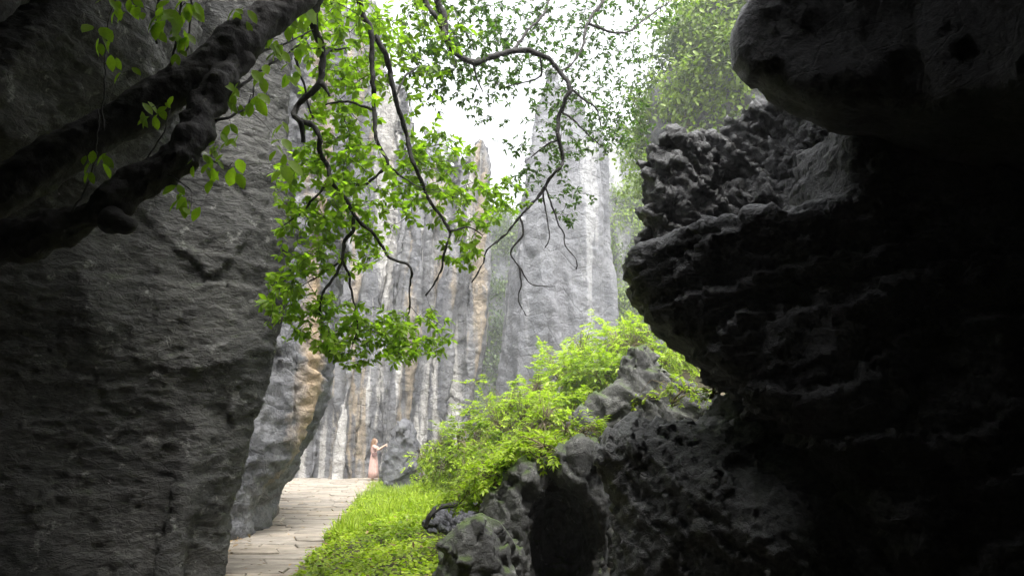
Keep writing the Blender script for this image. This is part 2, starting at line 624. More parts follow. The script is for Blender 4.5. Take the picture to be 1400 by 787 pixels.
# ------------------------------------------------------------------ rocks
# cave the camera stands in: left wall
g = Grid((-7.4, 3.7, -0.25), (-1.6, 11.5, 7.8), 0.036)
sil = front([(-900, -500), (452, -500), (432, -150), (412, 40), (404, 110), (398, 180), (388, 260), (385, 330), (374, 400), (354, 465), (334, 530), (315, 600), (303, 660), (286, 730), (270, 830), (265, 1100), (-900, 1100)], 9.0)
g.block(sil, plan=[(-9, 12), (-3.0, 12), (-2.0, 9.2), (-3.2, 8.55), (-4.7, 7.7), (-5.8, 6.6), (-6.2, 4.5), (-6.2, 2), (-9, 2)],
        side=[(-7, 3.6), (7.0, 3.4), (8.0, 2.6), (8.6, 1.6), (8.9, -1), (13, -1), (13, 10), (-7, 10)], k=0.5, back=(9.0, 0.5))
g.block(sil, plan=[(-9, 12), (-3.0, 12), (-2.1, 9.5), (-3.1, 8.95), (-4.4, 8.3), (-5.6, 7.6), (-6.3, 6), (-6.4, 2), (-9, 2)],
        side=[(-7, -1), (13, -1), (13, 5), (-7, 5)], k=0.3, ku=0.8, back=(9.0, 0.5))
for pa, pb, ya, yb, ra, rb in [((318, 500), (268, 830), 8.9, 8.8, .13, .17), ((290, 480), (226, 830), 8.65, 8.2, .10, .22), ((348, 420), (300, 640), 8.95, 9.0, .12, .12)]:
    g.capsule(P(*pa, ya), P(*pb, yb), ra, rb, 0.2)
# buttress in the top left corner
g.block(front([(-500, -300), (230, -300), (195, -40), (160, 60), (110, 110), (70, 150), (35, 200), (-60, 240), (-500, 300)], 6.3), plan=[(-9, 8), (-3.1, 8), (-3.1, 6.2), (-3.9, 5.6), (-6, 5.2), (-9, 5)], k=0.25, ku=0.15)
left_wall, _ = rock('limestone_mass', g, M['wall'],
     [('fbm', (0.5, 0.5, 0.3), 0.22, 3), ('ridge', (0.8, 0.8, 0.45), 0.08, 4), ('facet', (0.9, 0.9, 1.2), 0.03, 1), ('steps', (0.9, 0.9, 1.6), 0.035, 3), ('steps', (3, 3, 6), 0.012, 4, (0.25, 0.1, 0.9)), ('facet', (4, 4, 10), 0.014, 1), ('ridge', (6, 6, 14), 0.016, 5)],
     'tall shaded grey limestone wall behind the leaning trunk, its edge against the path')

# unseen roof and back round the camera, added to keep sky light out
g = Grid((-8.2, -8.0, -0.4), (8.2, 7.6, 8.0), 0.14)
g.block(plan=[(-9, -9), (9, -9), (9, 4.5), (2.2, 4.3), (1.2, 4.1), (-2.4, 4.7), (-3.4, 7.2), (-9, 7.7)], fr=[(-9, 6.8), (-3.4, 6.5), (-2, 5.6), (0, 5.45), (3, 5.4), (9, 5.3), (9, 7.2), (-9, 7.4)], k=0.5)
g.block(plan=[(-9, -9), (9, -9), (9, -5.5), (0, -5.0), (-4.4, -5), (-5.2, -1), (-6.0, 2), (-6.4, 4.2), (-9, 4.2)], k=0.5, ku=0.8)
g.block(plan=[(4, -9), (9, -9), (9, 2.5), (4.6, 2.5)], k=0.5, ku=0.8)
rock('unseen_shade_rock', g, M['dark'], [('fbm', (0.5, 0.5, 0.5), 0.3, 4), ('ridge', (1, 1, 1), 0.15, 4)], 'unseen dark rock roof and back, added to keep sky light out of the cave')

# right hand overhang
g = Grid((0.6, 1.0, -0.4), (8.2, 6.4, 8.5), 0.06)
g.block(front([(1020, -500), (1012, -100), (1010, 0), (1000, 60), (1002, 95), (1025, 122), (1052, 150), (1120, 172), (1200, 195), (1320, 232), (1500, 290), (1900, 380), (2600, 500), (2600, -500)], 4.6),
        plan=[(0.5, 4.62), (1.2, 4.5), (2.4, 4.0), (3.4, 2.6), (3.6, 0), (9, 0), (9, 6), (0.5, 6)], k=0.04, back=(4.55, 0.7))
g.block(front([(1300, 180), (1420, 300), (1500, 500), (1480, 700), (1420, 900), (2600, 1200), (2600, 100)], 4.6), plan=[(2.4, 6), (2.8, 3.8), (3.2, 2.0), (2.8, 0), (9, 0), (9, 6.2)], k=0.4, ku=0.4)
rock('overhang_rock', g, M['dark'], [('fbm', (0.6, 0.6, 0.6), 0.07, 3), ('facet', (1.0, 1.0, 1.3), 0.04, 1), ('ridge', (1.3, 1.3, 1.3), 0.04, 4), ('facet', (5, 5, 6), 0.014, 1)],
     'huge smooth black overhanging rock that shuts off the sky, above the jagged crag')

# jagged crag under the overhang
g = Grid((0.7, 5.0, 1.2), (5.0, 9.4, 6.0), 0.023)
g.block(front([(878, 250), (884, 222), (898, 200), (915, 190), (926, 196), (938, 196), (952, 180), (985, 170), (1030, 150), (1065, 140), (1300, 100), (1300, 380), (1000, 380), (890, 380), (883, 330), (886, 305), (877, 285)], 6.8),
        plan=[(0.5, 7.4), (1.1, 6.7), (1.6, 6.5), (2.0, 6.9), (2.5, 6.6), (2.6, 5.9), (3.4, 5.4), (5.2, 5.2), (5.2, 9), (1.6, 8.6)], k=0.12, back=(6.8, 0.4))
rock('jagged_crag', g, M['dark'],
     [('fbm', (1.1, 1.1, 1.1), 0.10, 3), ('ridge', (1.8, 1.8, 1.8), 0.10, 3), ('steps', (1.6, 1.6, 3.6), 0.10, 4, (0.75, -0.2, 0.65)), ('steps', (3.5, 3.5, 9), 0.045, 4, (0.6, -0.35, 0.7)), ('facet', (10, 10, 14), 0.02, 1), ('ridge', (12, 12, 16), 0.014, 4)],
     'rough black crag with sharp glinting ridges, squeezed below the smooth overhang')

# black ledge rock, reaching left
g = Grid((0.5, 3.4, -0.4), (7.5, 8.0, 4.6), 0.034)
g.block(front([(858, 378), (866, 354), (900, 338), (925, 326), (970, 316), (1020, 318), (1072, 312), (1085, 270), (1100, 215), (1180, 200), (1900, 200), (2300, 300), (2300, 1100), (1300, 1100), (1160, 760), (1090, 640), (1000, 552), (960, 517), (930, 492), (905, 464), (886, 438), (868, 412)], 5.7),
        plan=[(0.4, 6.0), (0.9, 5.4), (1.6, 5.0), (2.4, 4.6), (3.4, 4.2), (7.6, 3.4), (7.6, 8), (2, 7.6), (0.9, 6.6)], k=0.12, back=(5.7, 0.4))
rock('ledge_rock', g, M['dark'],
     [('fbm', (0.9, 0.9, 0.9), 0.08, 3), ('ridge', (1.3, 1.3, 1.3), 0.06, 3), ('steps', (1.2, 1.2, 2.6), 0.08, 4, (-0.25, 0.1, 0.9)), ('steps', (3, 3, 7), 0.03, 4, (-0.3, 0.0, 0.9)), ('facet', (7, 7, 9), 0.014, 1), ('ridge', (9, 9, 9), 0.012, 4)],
     'black rock mass with a thin lit ledge on top, jutting out towards the green bank')

# rough boulder, lower right
g = Grid((0.4, 4.0, -0.4), (6.0, 7.6, 2.6), 0.024)
g.block(front([(817, 628), (824, 602), (846, 582), (870, 564), (885, 570), (905, 583), (945, 580), (966, 572), (974, 550), (988, 536), (1005, 546), (1080, 585), (1250, 640), (1500, 700), (1800, 760), (1800, 1200), (836, 1200), (836, 780), (838, 720), (832, 690), (823, 660)], 6.2),
        plan=[(0.3, 7), (0.5, 6.2), (0.9, 5.6), (1.7, 5.0), (2.2, 5.1), (2.9, 4.9), (6, 4.3), (6, 8), (0.6, 7.6)],
        side=[(3.0, -1), (4.0, 0.1), (5.0, 1.05), (6.0, 2.0), (6.3, 2.3), (6.7, 2.4), (7.4, 2.2), (7.6, -1)], k=0.15, back=(6.2, 0.35))
rock('rough_boulder', g, M['boulder'],
     [('fbm', (1.0, 1.0, 1.0), 0.08, 3), ('facet', (1.8, 1.8, 2.0), 0.05, 1), ('steps', (2.4, 2.4, 5), 0.045, 4, (0.6, -0.3, 0.7)), ('facet', (12, 12, 14), 0.016, 1), ('ridge', (12, 12, 12), 0.016, 5)],
     'rough pitted dark boulder with a curled crest, beneath the black ledge rock')

# mossy rock in the middle
g = Grid((-1.6, 7.4, -0.4), (2.4, 10.2, 2.3), 0.026)
g.block(front([(640, 1100), (640, 790), (645, 740), (655, 705), (668, 682), (690, 662), (692, 642), (720, 622), (760, 614), (795, 596), (815, 598), (826, 630), (830, 690), (824, 720), (820, 790), (820, 1100)], 8.6),
        plan=[(-1, 9.0), (-0.5, 8.4), (0.1, 8.0), (0.4, 8.3), (0.7, 7.9), (1.2, 8.3), (1.2, 10), (-0.8, 10)], k=0.15, back=(8.6, 0.2))
g.ell(P(770, 745, 8.1), (0.40, 1.3, 0.66), 0.10, sub=True)
rock('mossy_rock', g, M['darkmoss'],
     [('fbm', (1.0, 1.0, 0.8), 0.12, 3), ('facet', (1.8, 1.8, 1.2), 0.07, 1), ('steps', (2.5, 2.5, 3.5), 0.05, 4, (0.8, 0.1, 0.4)), ('facet', (9, 9, 9), 0.016, 1), ('ridge', (9, 9, 9), 0.014, 5)],
     'dark moss topped rock with a black hollow, below the yellow green shrubs')
g = Grid((-1.4, 6.6, -0.4), (0.4, 8.6, 1.3), 0.025)
g.block(front([(596, 1100), (598, 790), (610, 745), (632, 718), (655, 708), (680, 716), (705, 760), (720, 1100)], 7.7), plan=[(-1, 7.8), (-0.5, 7.2), (0.1, 7.3), (0.4, 8), (-0.2, 8.4)], k=0.15)
rock('low_rock', g, M['darkmoss'], [('fbm', (1.6, 1.6, 1.6), 0.10, 3), ('facet', (2.5, 2.5, 2.5), 0.07, 1), ('steps', (3, 3, 5), 0.03, 4, (0.5, 0.1, 0.7)), ('ridge', (9, 9, 9), 0.014, 5)],
     'low humped rock with a moss cap at the edge of the ground plants')

# peaked rock behind, its hidden right end extended to block light
g = Grid((0.3, 9.0, -0.4), (5.6, 12.4, 4.0), 0.04)
g.block(front([(770, 1000), (772, 600), (785, 562), (802, 546), (838, 522), (850, 492), (858, 474), (880, 470), (897, 486), (915, 502), (940, 520), (960, 542), (985, 545), (1100, 540), (1400, 500), (1500, 1000)], 10.2),
        plan=[(0.2, 11), (0.8, 10.0), (1.6, 9.6), (2.2, 10.0), (5.6, 9.3), (5.6, 12.2), (0.6, 12)], k=0.2, back=(10.2, 0.3))
rock('peaked_rock', g, M['darkmoss'], [('fbm', (0.9, 0.9, 0.9), 0.10, 3), ('facet', (1.6, 1.6, 1.6), 0.07, 1), ('steps', (2.2, 2.2, 4), 0.07, 4, (0.6, 0.1, 0.7)), ('steps', (5, 5, 9), 0.02, 4, (0.5, 0.1, 0.7)), ('ridge', (8, 8, 8), 0.016, 4)],
     'dark pointed rock rising out of the shrubs, behind the rough boulder')

# grey rock on the left of the path
g = Grid((-9.5, 11.5, -0.4), (-2.4, 19.5, 11.5), 0.055)
g.block(front([(-200, 900), (280, 900), (340, 740), (362, 735), (369, 718), (364, 692), (378, 683), (400, 652), (416, 610), (436, 570), (448, 520), (453, 480), (456, 440), (464, 380), (474, 300), (480, 200), (476, 60), (460, -150), (-200, -150)], 14.0),
        plan=[(-10, 12.2), (-5.4, 11.8), (-4.6, 12.4), (-3.9, 13.2), (-2.6, 13.8), (-2.4, 15), (-3.0, 18.5), (-5.0, 19), (-10, 19)], k=0.3, back=(14.0, 0.28))
rock('leaning_rock', g, M['mid'],
     [('fbm', (0.4, 0.4, 0.3), 0.30, 3), ('flute', (0.8, 0.8, 0.08), 0.14, 1), ('facet', (0.9, 0.9, 0.5), 0.10, 1), ('steps', (1.3, 1.3, 2.6), 0.04, 4, (0.3, 0, 0.9)), ('facet', (3.5, 3.5, 5.5), 0.035, 1), ('ridge', (4, 4, 6), 0.04, 5)],
     'grey rippled limestone rock with an ochre stain, leaning over the left edge of the path')

# cliff behind the path
g = Grid((-19, 30.5, -0.5), (-1.0, 37, 24), 0.095)
cl = [(0, 800), (0, -300), (330, -300), (400, -60), (440, -100), (470, 20), (500, -10), (520, 90), (540, 112), (556, 140), (560, 195), (580, 225), (600, 220), (618, 232), (634, 226), (646, 204), (655, 190), (668, 192), (670, 250), (664, 320), (658, 400), (650, 450), (640, 500), (626, 560), (622, 800)]
g.block(front(cl, 34), plan=[(-20, 32), (-12, 33), (-9.5, 32.2), (-8.2, 32.8), (-7.0, 32.0), (-6.2, 33.0), (-4.8, 32.2), (-3.8, 33.0), (-2.6, 32.6), (-1.2, 33.5), (-0.8, 40), (-20, 40)],
        side=[(30, -1), (31.2, 0.5), (32.2, 4), (32.6, 9), (33.2, 14), (33.6, 26), (41, 26), (41, -1)], k=0.5)
rock('streaked_cliff', g, M['cliff'],
     [('flute', (0.55, 0.55, 0.03), 0.75, 1, -0.13), ('fbm', (0.35, 0.35, 0.10), 0.35, 3), ('facet', (0.8, 0.8, 0.05), 0.22, 1), ('flute', (1.4, 1.4, 0.04), 0.22, 1, -0.16), ('steps', (0.8, 0.8, 0.7), 0.05, 4, (0.35, 0, 0.8)), ('facet', (2.2, 2.2, 1.4), 0.035, 1), ('ridge', (2.6, 2.6, 1.2), 0.05, 5)],
     'tall fluted limestone cliff with white and ochre streaks, behind the person', 'cliff')

# pinnacles farther back
def pinnacle(poly, Y, dep, label, h=0.2, mat='far', group=None, name='stone_pinnacle', lean=0.0):
    fr = front(poly, Y)
    xs, zs = [q[0] for q in fr], [q[1] for q in fr]
    x0, x1 = min(xs), max(xs)
    w = x1 - x0
    g = Grid((x0 - 1.2, Y - dep / 2 - 1.5, -0.6), (x1 + 1.2, Y + dep / 2 + 1.5, max(zs) + 1.2), h)
    g.block(fr, plan=[(x0 - 0.5, Y + dep * 0.1), (x0 + 0.2 * w, Y - dep * 0.45), (x0 + 0.5 * w, Y - dep * 0.5), (x0 + 0.8 * w, Y - dep * 0.38), (x1 + 0.5, Y), (x1, Y + dep / 2), (x0, Y + dep / 2)],
            side=[(Y - dep * 0.6, -1), (Y - dep * 0.45, max(zs) * 0.6), (Y - dep * 0.1, max(zs) + 0.5), (Y + dep * 0.15, max(zs) + 0.5), (Y + dep * 0.5, max(zs) * 0.5), (Y + dep * 0.6, -1)], k=0.4)
    return rock(name, g, M[mat], [('flute', (0.45, 0.45, 0.04), 0.5, 1), ('fbm', (0.3, 0.3, 0.15), 0.35, 3), ('facet', (0.6, 0.6, 0.10), 0.22, 1), ('flute', (1.1, 1.1, 0.08), 0.2, 1), ('steps', (0.5, 0.5, 0.9), 0.08, 4, (0.25, 0, 0.9)), ('ridge', (1.8, 1.8, 1.6), 0.06, 4)], label, 'pinnacle', group)


pinnacle([(672, 700), (682, 500), (692, 430), (701, 350), (711, 290), (722, 245), (734, 190), (746, 130), (754, 100), (761, 112), (772, 134), (788, 150), (802, 176), (816, 190), (827, 206), (832, 250), (834, 330), (837, 440), (840, 700)], 46, 7,
         'broad grey stone pinnacle standing alone behind the green bank')
_, PIL = pinnacle([(815, 700), (822, 300), (826, 205), (836, 180), (850, 174), (862, 184), (875, 178), (890, 192), (905, 200), (960, 260), (980, 700)], 58, 8,
         'pale pillar draped with vines, tucked behind the broad grey pinnacle', h=0.25)
pinnacle([(560, 700), (570, 260), (577, 205), (582, 168), (587, 200), (593, 205), (601, 170), (608, 205), (618, 235), (630, 300), (632, 700)], 50, 5,
         'hazy twin tipped stone spire showing over the cliff top', h=0.22)
pinnacle([(505, 700), (515, 150), (530, 118), (545, 108), (560, 130), (565, 200), (568, 700)], 44, 5,
         'slim pale spire behind the hanging leaves, next to the twin tipped one', h=0.2)
# overgrown slope closing the gap
_, GAP = pinnacle([(560, 700), (600, 330), (640, 300), (680, 290), (740, 300), (800, 340), (830, 700)], 64, 8, 'dim overgrown rock face in the gap between cliff and pinnacle', h=0.3, name='overgrown_rock')

# overgrown hill on the upper right
g = Grid((3.4, 19.5, -0.5), (20, 32, 24), 0.2)
g.block(front([(866, 800), (880, 440), (876, 300), (884, 235), (886, 180), (896, 140), (916, 100), (938, 66), (956, 30), (975, -60), (1060, -260), (1500, -400), (1700, 800)], 25),
        plan=[(3, 27), (4.4, 24.5), (6, 23.6), (8.5, 22.2), (12, 21), (20, 20), (20, 33), (3.4, 33)], k=0.6, back=(25, 0.4))
_, HILL = rock('overgrown_crag', g, M['mid'], [('fbm', (0.3, 0.3, 0.3), 0.6, 3), ('ridge', (0.7, 0.7, 0.5), 0.3, 4), ('fbm', (2, 2, 2), 0.15, 4)],
     'steep grey crag almost hidden by climbing greenery, beyond the black overhang', 'crag')

# small standing stone by the path, ledge slab
g = Grid((-5.6, 25.6, -0.4), (-2.6, 28.8, 3.2), 0.05)
g.block(front([(522, 760), (529, 650), (538, 612), (541, 590), (549, 578), (559, 581), (565, 602), (571, 640), (576, 760)], 27), plan=[(-5.2, 27), (-4.4, 26.2), (-3.4, 26.5), (-2.9, 27.5), (-4, 28.3)], k=0.2)
rock('standing_stone', g, M['mid'], [('fbm', (0.9, 0.9, 0.7), 0.14, 3), ('facet', (1.5, 1.5, 1.2), 0.16, 1), ('facet', (4, 4, 4), 0.06, 1)], 'small weathered standing stone at the end of the path, beside the person')

# ------------------------------------------------------------------ path of flagstones
def path_edges(y):
    yl = [4, 8.8, 12.7, 17, 31, 34]
    xl = [-3.1, -3.7, -4.6, -6.2, -9.3, -9.6]
    yr = [4, 8.8, 12, 17, 24, 31, 34]
    xr = [-1.7, -2.33, -2.75, -3.45, -4.45, -5.45, -5.9]
    return np.interp(y, yl, xl), np.interp(y, yr, xr)


pg = np.arange(4, 33.6, 0.4)
pv, pq = [], []
for y in pg:
    a, b = path_edges(y)
    for t in np.linspace(0, 1, 7):
        pv.append((a - 0.25 + (b - a + 0.3) * t, y, 0.004))
for i in range(len(pg) - 1):
    for j in range(6):
        pq.append((i * 7 + j, i * 7 + j + 1, i * 7 + 8 + j, i * 7 + 7 + j))
M['mortar'] = plain_mat('path_mortar', (0.11, 0.10, 0.085), (0.18, 0.165, 0.14), 9, 0.95)
path_ob = link('path', quad_mesh('path', np.array(pv), np.array(pq)), M['mortar'], kind='structure')


def slab(poly, z0, z1, bev, jit=0.0):
    """bevelled irregular prism"""
    n = len(poly)
    c = np.mean(poly, 0)
    V = []
    for s, z in ((1.0, z0), (1.0, z1 - bev), (None, z1)):
        for p in poly:
            q = p if s else c + (p - c) * (1 - bev * 1.4 / (np.linalg.norm(p - c) + 1e-6))
            V.append((q[0], q[1], z + (random.uniform(-jit, jit) if s is None else 0)))
    V = np.array(V)
    idx, ln = [], []
    for r in (0, 1):
        for k in range(n):
            idx += [r * n + k, r * n + (k + 1) % n, (r + 1) * n + (k + 1) % n, (r + 1) * n + k]
            ln.append(4)
    idx += [2 * n + k for k in range(n)]
    ln.append(n)
    return V, idx, ln


rows = [4.6]
while rows[-1] < 33.2:
    rows.append(rows[-1] + random.uniform(0.3, 0.56))


def path_pt(tt, y):
    l, rr = path_edges(y)
    x = l + (rr - l) * tt
    w = np.array([[x * 1.3, y * 1.3, 0.5], [x * 1.3, y * 1.3, 9.5]], np.float32)
    d = perlin(w)
    return np.array((x + d[0] * 0.10, y + d[1] * 0.16))


for r in range(len(rows) - 1):
    ya, yb = rows[r], rows[r + 1]
    la, ra = path_edges(ya)
    t = [0.0]
    wid = ra - la
    while t[-1] < 1:
        t.append(t[-1] + random.uniform(0.45, 1.15) / wid)
    if t[-1] - 1 > 0.5 * (t[-1] - t[-2]) and len(t) > 2:
        t.pop()
    t[-1] = 1.0
    sh = [0.0] + [random.uniform(-0.12, 0.12) / wid for _ in t[1:-1]] + [0.0]
    for k in range(len(t) - 1):
        g_ = 0.005
        a0, a1 = t[k] + g_ / wid, t[k + 1] - g_ / wid
        b0, b1 = a0 + sh[k], a1 + sh[k + 1]
        poly = np.array([path_pt(a0, ya + g_), path_pt((a0 + a1) / 2, ya + g_), path_pt(a1, ya + g_), path_pt(b1, yb - g_), path_pt((b0 + b1) / 2, yb - g_), path_pt(b0, yb - g_)])
        c = poly.mean(0)
        V, idx, ln = slab(poly - c, -0.05, 0.015 + random.uniform(0, 0.03), 0.012, 0.006)
        me = make_mesh('flagstone', V, idx, ln, smooth=False)
        link('flagstone', me, M['stone'], loc=(c[0], c[1], 0.006), parent=path_ob)

# ledge slab beyond the grass
def slab_thing(name, px0, px1, py0, py1, Y, dep, label):
    a, b = P(px0, py1, Y), P(px1, py0, Y)
    g = Grid((a[0] - .2, Y - .2, a[2] - .3), (b[0] + .2, Y + dep + .2, b[2] + .2), 0.03)
    g.block([(a[0], a[2] - .25), (b[0], a[2] - .25), (b[0], b[2]), (a[0], b[2])], plan=[(a[0], Y), (b[0], Y), (b[0], Y + dep), (a[0], Y + dep)], k=0.08)
    return rock(name, g, M['stone'], [('fbm', (1.5, 1.5, 1.5), 0.05, 3), ('fbm', (6, 6, 6), 0.02, 3)], label, 'ledge')


slab_thing('stone_ledge', 566, 640, 643, 658, 29, 0.6, 'low pale stone ledge behind the grass, next to the standing stone')


# ------------------------------------------------------------------ tubes and leaves
def catmull(pts, rad, step):
    pts, rad = np.asarray(pts, float), np.asarray(rad, float)
    if len(pts) < 3:
        n = max(3, int(np.linalg.norm(pts[1] - pts[0]) / step))
        t = np.linspace(0, 1, n)[:, None]
        return pts[0] + (pts[-1] - pts[0]) * t, rad[0] + (rad[-1] - rad[0]) * t[:, 0]
    E = np.vstack((2 * pts[0] - pts[1], pts, 2 * pts[-1] - pts[-2]))
    op, orr = [], []
    for i in range(len(pts) - 1):
        p0, p1, p2, p3 = E[i:i + 4]
        n = max(2, int(np.linalg.norm(p2 - p1) / step))
        for t in np.arange(n) / n:
            op.append(0.5 * (2 * p1 + (p2 - p0) * t + (2 * p0 - 5 * p1 + 4 * p2 - p3) * t * t + (3 * p1 - p0 - 3 * p2 + p3) * t ** 3))
            orr.append(rad[i] + (rad[i + 1] - rad[i]) * t)
    op.append(pts[-1])
    orr.append(rad[-1])
    return np.array(op), np.array(orr)


def tube(pts, rad, sides=6, step=0.08, wob=0.0, bumps=None):
    C, R = catmull(pts, rad, step)
    if wob:
        C = C + np.stack([fbm((C * 3.1 + 50 * i).astype(np.float32), 3) + 0.5 * fbm((C * 11 + 70 * i).astype(np.float32), 2) for i in range(3)], 1) * wob
    T = np.gradient(C, axis=0)
    T /= np.linalg.norm(T, axis=1, keepdims=True) + 1e-9
    ref = np.array((0.31, 0.77, 0.55))
    A = np.cross(T, ref)
    A /= np.linalg.norm(A, axis=1, keepdims=True) + 1e-9
    B = np.cross(T, A)
    th = np.arange(sides) * 2 * math.pi / sides
    dirs = A[:, None, :] * np.cos(th)[None, :, None] + B[:, None, :] * np.sin(th)[None, :, None]
    V = (C[:, None, :] + dirs * R[:, None, None]).reshape(-1, 3)
    if bumps:
        Nn = dirs.reshape(-1, 3)
        V = V + Nn * sum(fbm((V * f).astype(np.float32), 4) * a for f, a in bumps)[:, None]
    n = len(C)
    i = np.arange(n - 1)[:, None] * sides
    k = np.arange(sides)[None, :]
    Q = np.stack(np.broadcast_arrays(i + k, i + (k + 1) % sides, i + sides + (k + 1) % sides, i + sides + k), -1).reshape(-1, 4)
    # end caps
    idx = list(Q.ravel())
    ln = [4] * len(Q)
    idx += list(range(sides))[::-1] + [(n - 1) * sides + q for q in range(sides)]
    ln += [sides, sides]
    return V, np.array(idx), np.array(ln)


def join(parts):
    Vs, I, L, o = [], [], [], 0
    for V, idx, ln in parts:
        Vs.append(V)
        I.append(np.asarray(idx) + o)
        L.append(ln)
        o += len(V)
    return np.concatenate(Vs), np.concatenate(I), np.concatenate(L)


LEAF_SHAPES = {  # half outline: (along, across), 0..1
    'oval': [(0.22, 0.34), (0.52, 0.5), (0.80, 0.33)],
    'lance': [(0.25, 0.36), (0.5, 0.5), (0.78, 0.26)],
    'round': [(0.15, 0.4), (0.5, 0.55), (0.85, 0.38)],
}


def leaves(pos, ax, nrm, L, W, shape='oval', fold=0.25, curl=0.18):
    """one mesh of many leaves; every array has one row per leaf"""
    n = len(pos)
    ax = ax / (np.linalg.norm(ax, axis=1, keepdims=True) + 1e-9)
    sd_ = np.cross(ax, nrm)
    sd_ /= np.linalg.norm(sd_, axis=1, keepdims=True) + 1e-9
    up = np.cross(sd_, ax)
    sh = LEAF_SHAPES[shape]
    rows_ = [(0, 0, 0)] + [(a, 0, 0) for a, _ in sh[1:2]] + [(1, 0, 0)]
    vs = [(0, 0), (0.5, 0), (1, 0)] + [(a, w) for a, w in sh] + [(a, -w) for a, w in sh]
    V = np.empty((n, 9, 3))
    for k, (a, w) in enumerate(vs):
        lift = fold * abs(w) * W - curl * a * a * L
        V[:, k] = pos + ax * (a * L)[:, None] + sd_ * (w * W)[:, None] + up * lift[:, None]
    base = (np.arange(n) * 9)[:, None]
    pat = np.array([0, 3, 4, 1, 1, 4, 5, 2, 0, 1, 7, 6, 1, 2, 8, 7])
    I = (base + pat[None, :]).ravel()
    return V.reshape(-1, 3), I, np.full(n * 4, 4)


def rand_unit(n):
    v = RNG.normal(size=(n, 3))
    return v / np.linalg.norm(v, axis=1, keepdims=True)


class Foliage:
    def __init__(s):
        s.p, s.a, s.n, s.L, s.W, s.t = [], [], [], [], [], []

    def add(s, p, a, n, L, W, t):
        s.p.append(p); s.a.append(a); s.n.append(n); s.L.append(L); s.W.append(W); s.t.append(t)

    def arrays(s):
        return [np.concatenate([np.atleast_2d(q) for q in x]) if x is not s.L and x is not s.W and x is not s.t else np.concatenate([np.atleast_1d(q) for q in x]) for x in (s.p, s.a, s.n, s.L, s.W, s.t)]

    def build(s, name, mat, parent, shape='oval', org=None, singles=0, kind='stuff'):
        p, a, n, L, W, t = s.arrays()
        org = np.array(parent.location) if org is None else org
        keep = np.ones(len(p), bool)
        if singles:
            px, py = to_px(p)
            dist = p[:, 1]
            vis = (px > 5) & (px < 1395) & (py > 5) & (py < 780) & (dist > 0.5)
            score = np.where(vis, L / np.maximum(dist, 0.5), 0)
            order = np.argsort(-score)[:singles]
            keep[order] = False
            protos = []
            for q in range(6):
                V, I, ln = leaves(np.zeros((1, 3)), np.array([[1., 0, 0]]), np.array([[0., 0, 1]]), np.ones(1), np.array([0.42 + 0.03 * q]), shape)
                me = make_mesh('leaf', V, I, ln, attr={'tint': np.full(len(V), q / 5)})
                me.materials.append(mat)
                protos.append(me)
            for k in order:
                ax_ = Vector(a[k]).normalized()
                sdv = ax_.cross(Vector(n[k])).normalized()
                up = sdv.cross(ax_)
                o = bpy.data.objects.new('leaf', protos[int(np.clip(t[k], 0, 0.99) * 6)])
                COL.objects.link(o)
                o.parent = parent
                m3 = Matrix((ax_, -sdv, up)).transposed().to_4x4()
                o.matrix_local = Matrix.Translation(Vector(p[k] - org)) @ m3 @ Matrix.Scale(float(L[k]), 4)
        p, a, n, L, W, t = (q[keep] for q in (p, a, n, L, W, t))
        V, I, ln = leaves(p, a, n, L, W, shape)
        me = make_mesh(name, V - org, I, ln, attr={'tint': np.repeat(t, 9)})
        return link(name, me, mat, parent=parent, kind=kind)


def rosette(fo, c, d, n, L, tint, flat=0.5, upb=0.6):
    """cluster of n leaves round the end of a twig at c growing along d"""
    th = RNG.random() * 6.28 + np.arange(n) * 2.4
    d = d / (np.linalg.norm(d) + 1e-9)
    A = np.cross(d, (0.2, 0.3, 0.93)); A /= np.linalg.norm(A) + 1e-9
    B = np.cross(d, A)
    ax = (A[None] * np.cos(th)[:, None] + B[None] * np.sin(th)[:, None]) * (0.7 + 0.3 * RNG.random((n, 1))) + d[None] * (0.35 + 0.5 * RNG.random((n, 1)))
    ax[:, 2] *= 0.7
    ax[:, 2] -= 0.12
    nr = np.tile((0, 0, 1.0), (n, 1)) * upb + rand_unit(n) * 0.45 + d[None] * 0.25
    l = L * (0.45 + 0.8 * RNG.random(n))
    fo.add(np.tile(c, (n, 1)) - d[None] * (RNG.random((n, 1)) * L * 0.6), ax, nr, l, l * (0.42 + 0.1 * RNG.random(n)), np.clip(tint + RNG.normal(size=n) * 0.16, 0, 1))


# ------------------------------------------------------------------ the overhanging tree
tree_base = P(-420, 520, 5.2)
tree_base[2] = -0.1
tree = thing('overhanging_tree', tree_base, 'dark tree leaning across from the left cave wall, its leafy twigs hanging over the opening', 'tree')
TL = np.array(tree.location)


def part_tube(name, pts, rad, sides=6, step=0.06, wob=0.0, bumps=None, mat='bark', parent=None, org=None):
    V, I, ln = tube(pts, rad, sides, step, wob, bumps)
    return link(name, make_mesh(name, V - (TL if org is None else org), I, ln), M[mat], parent=tree if parent is None else parent)


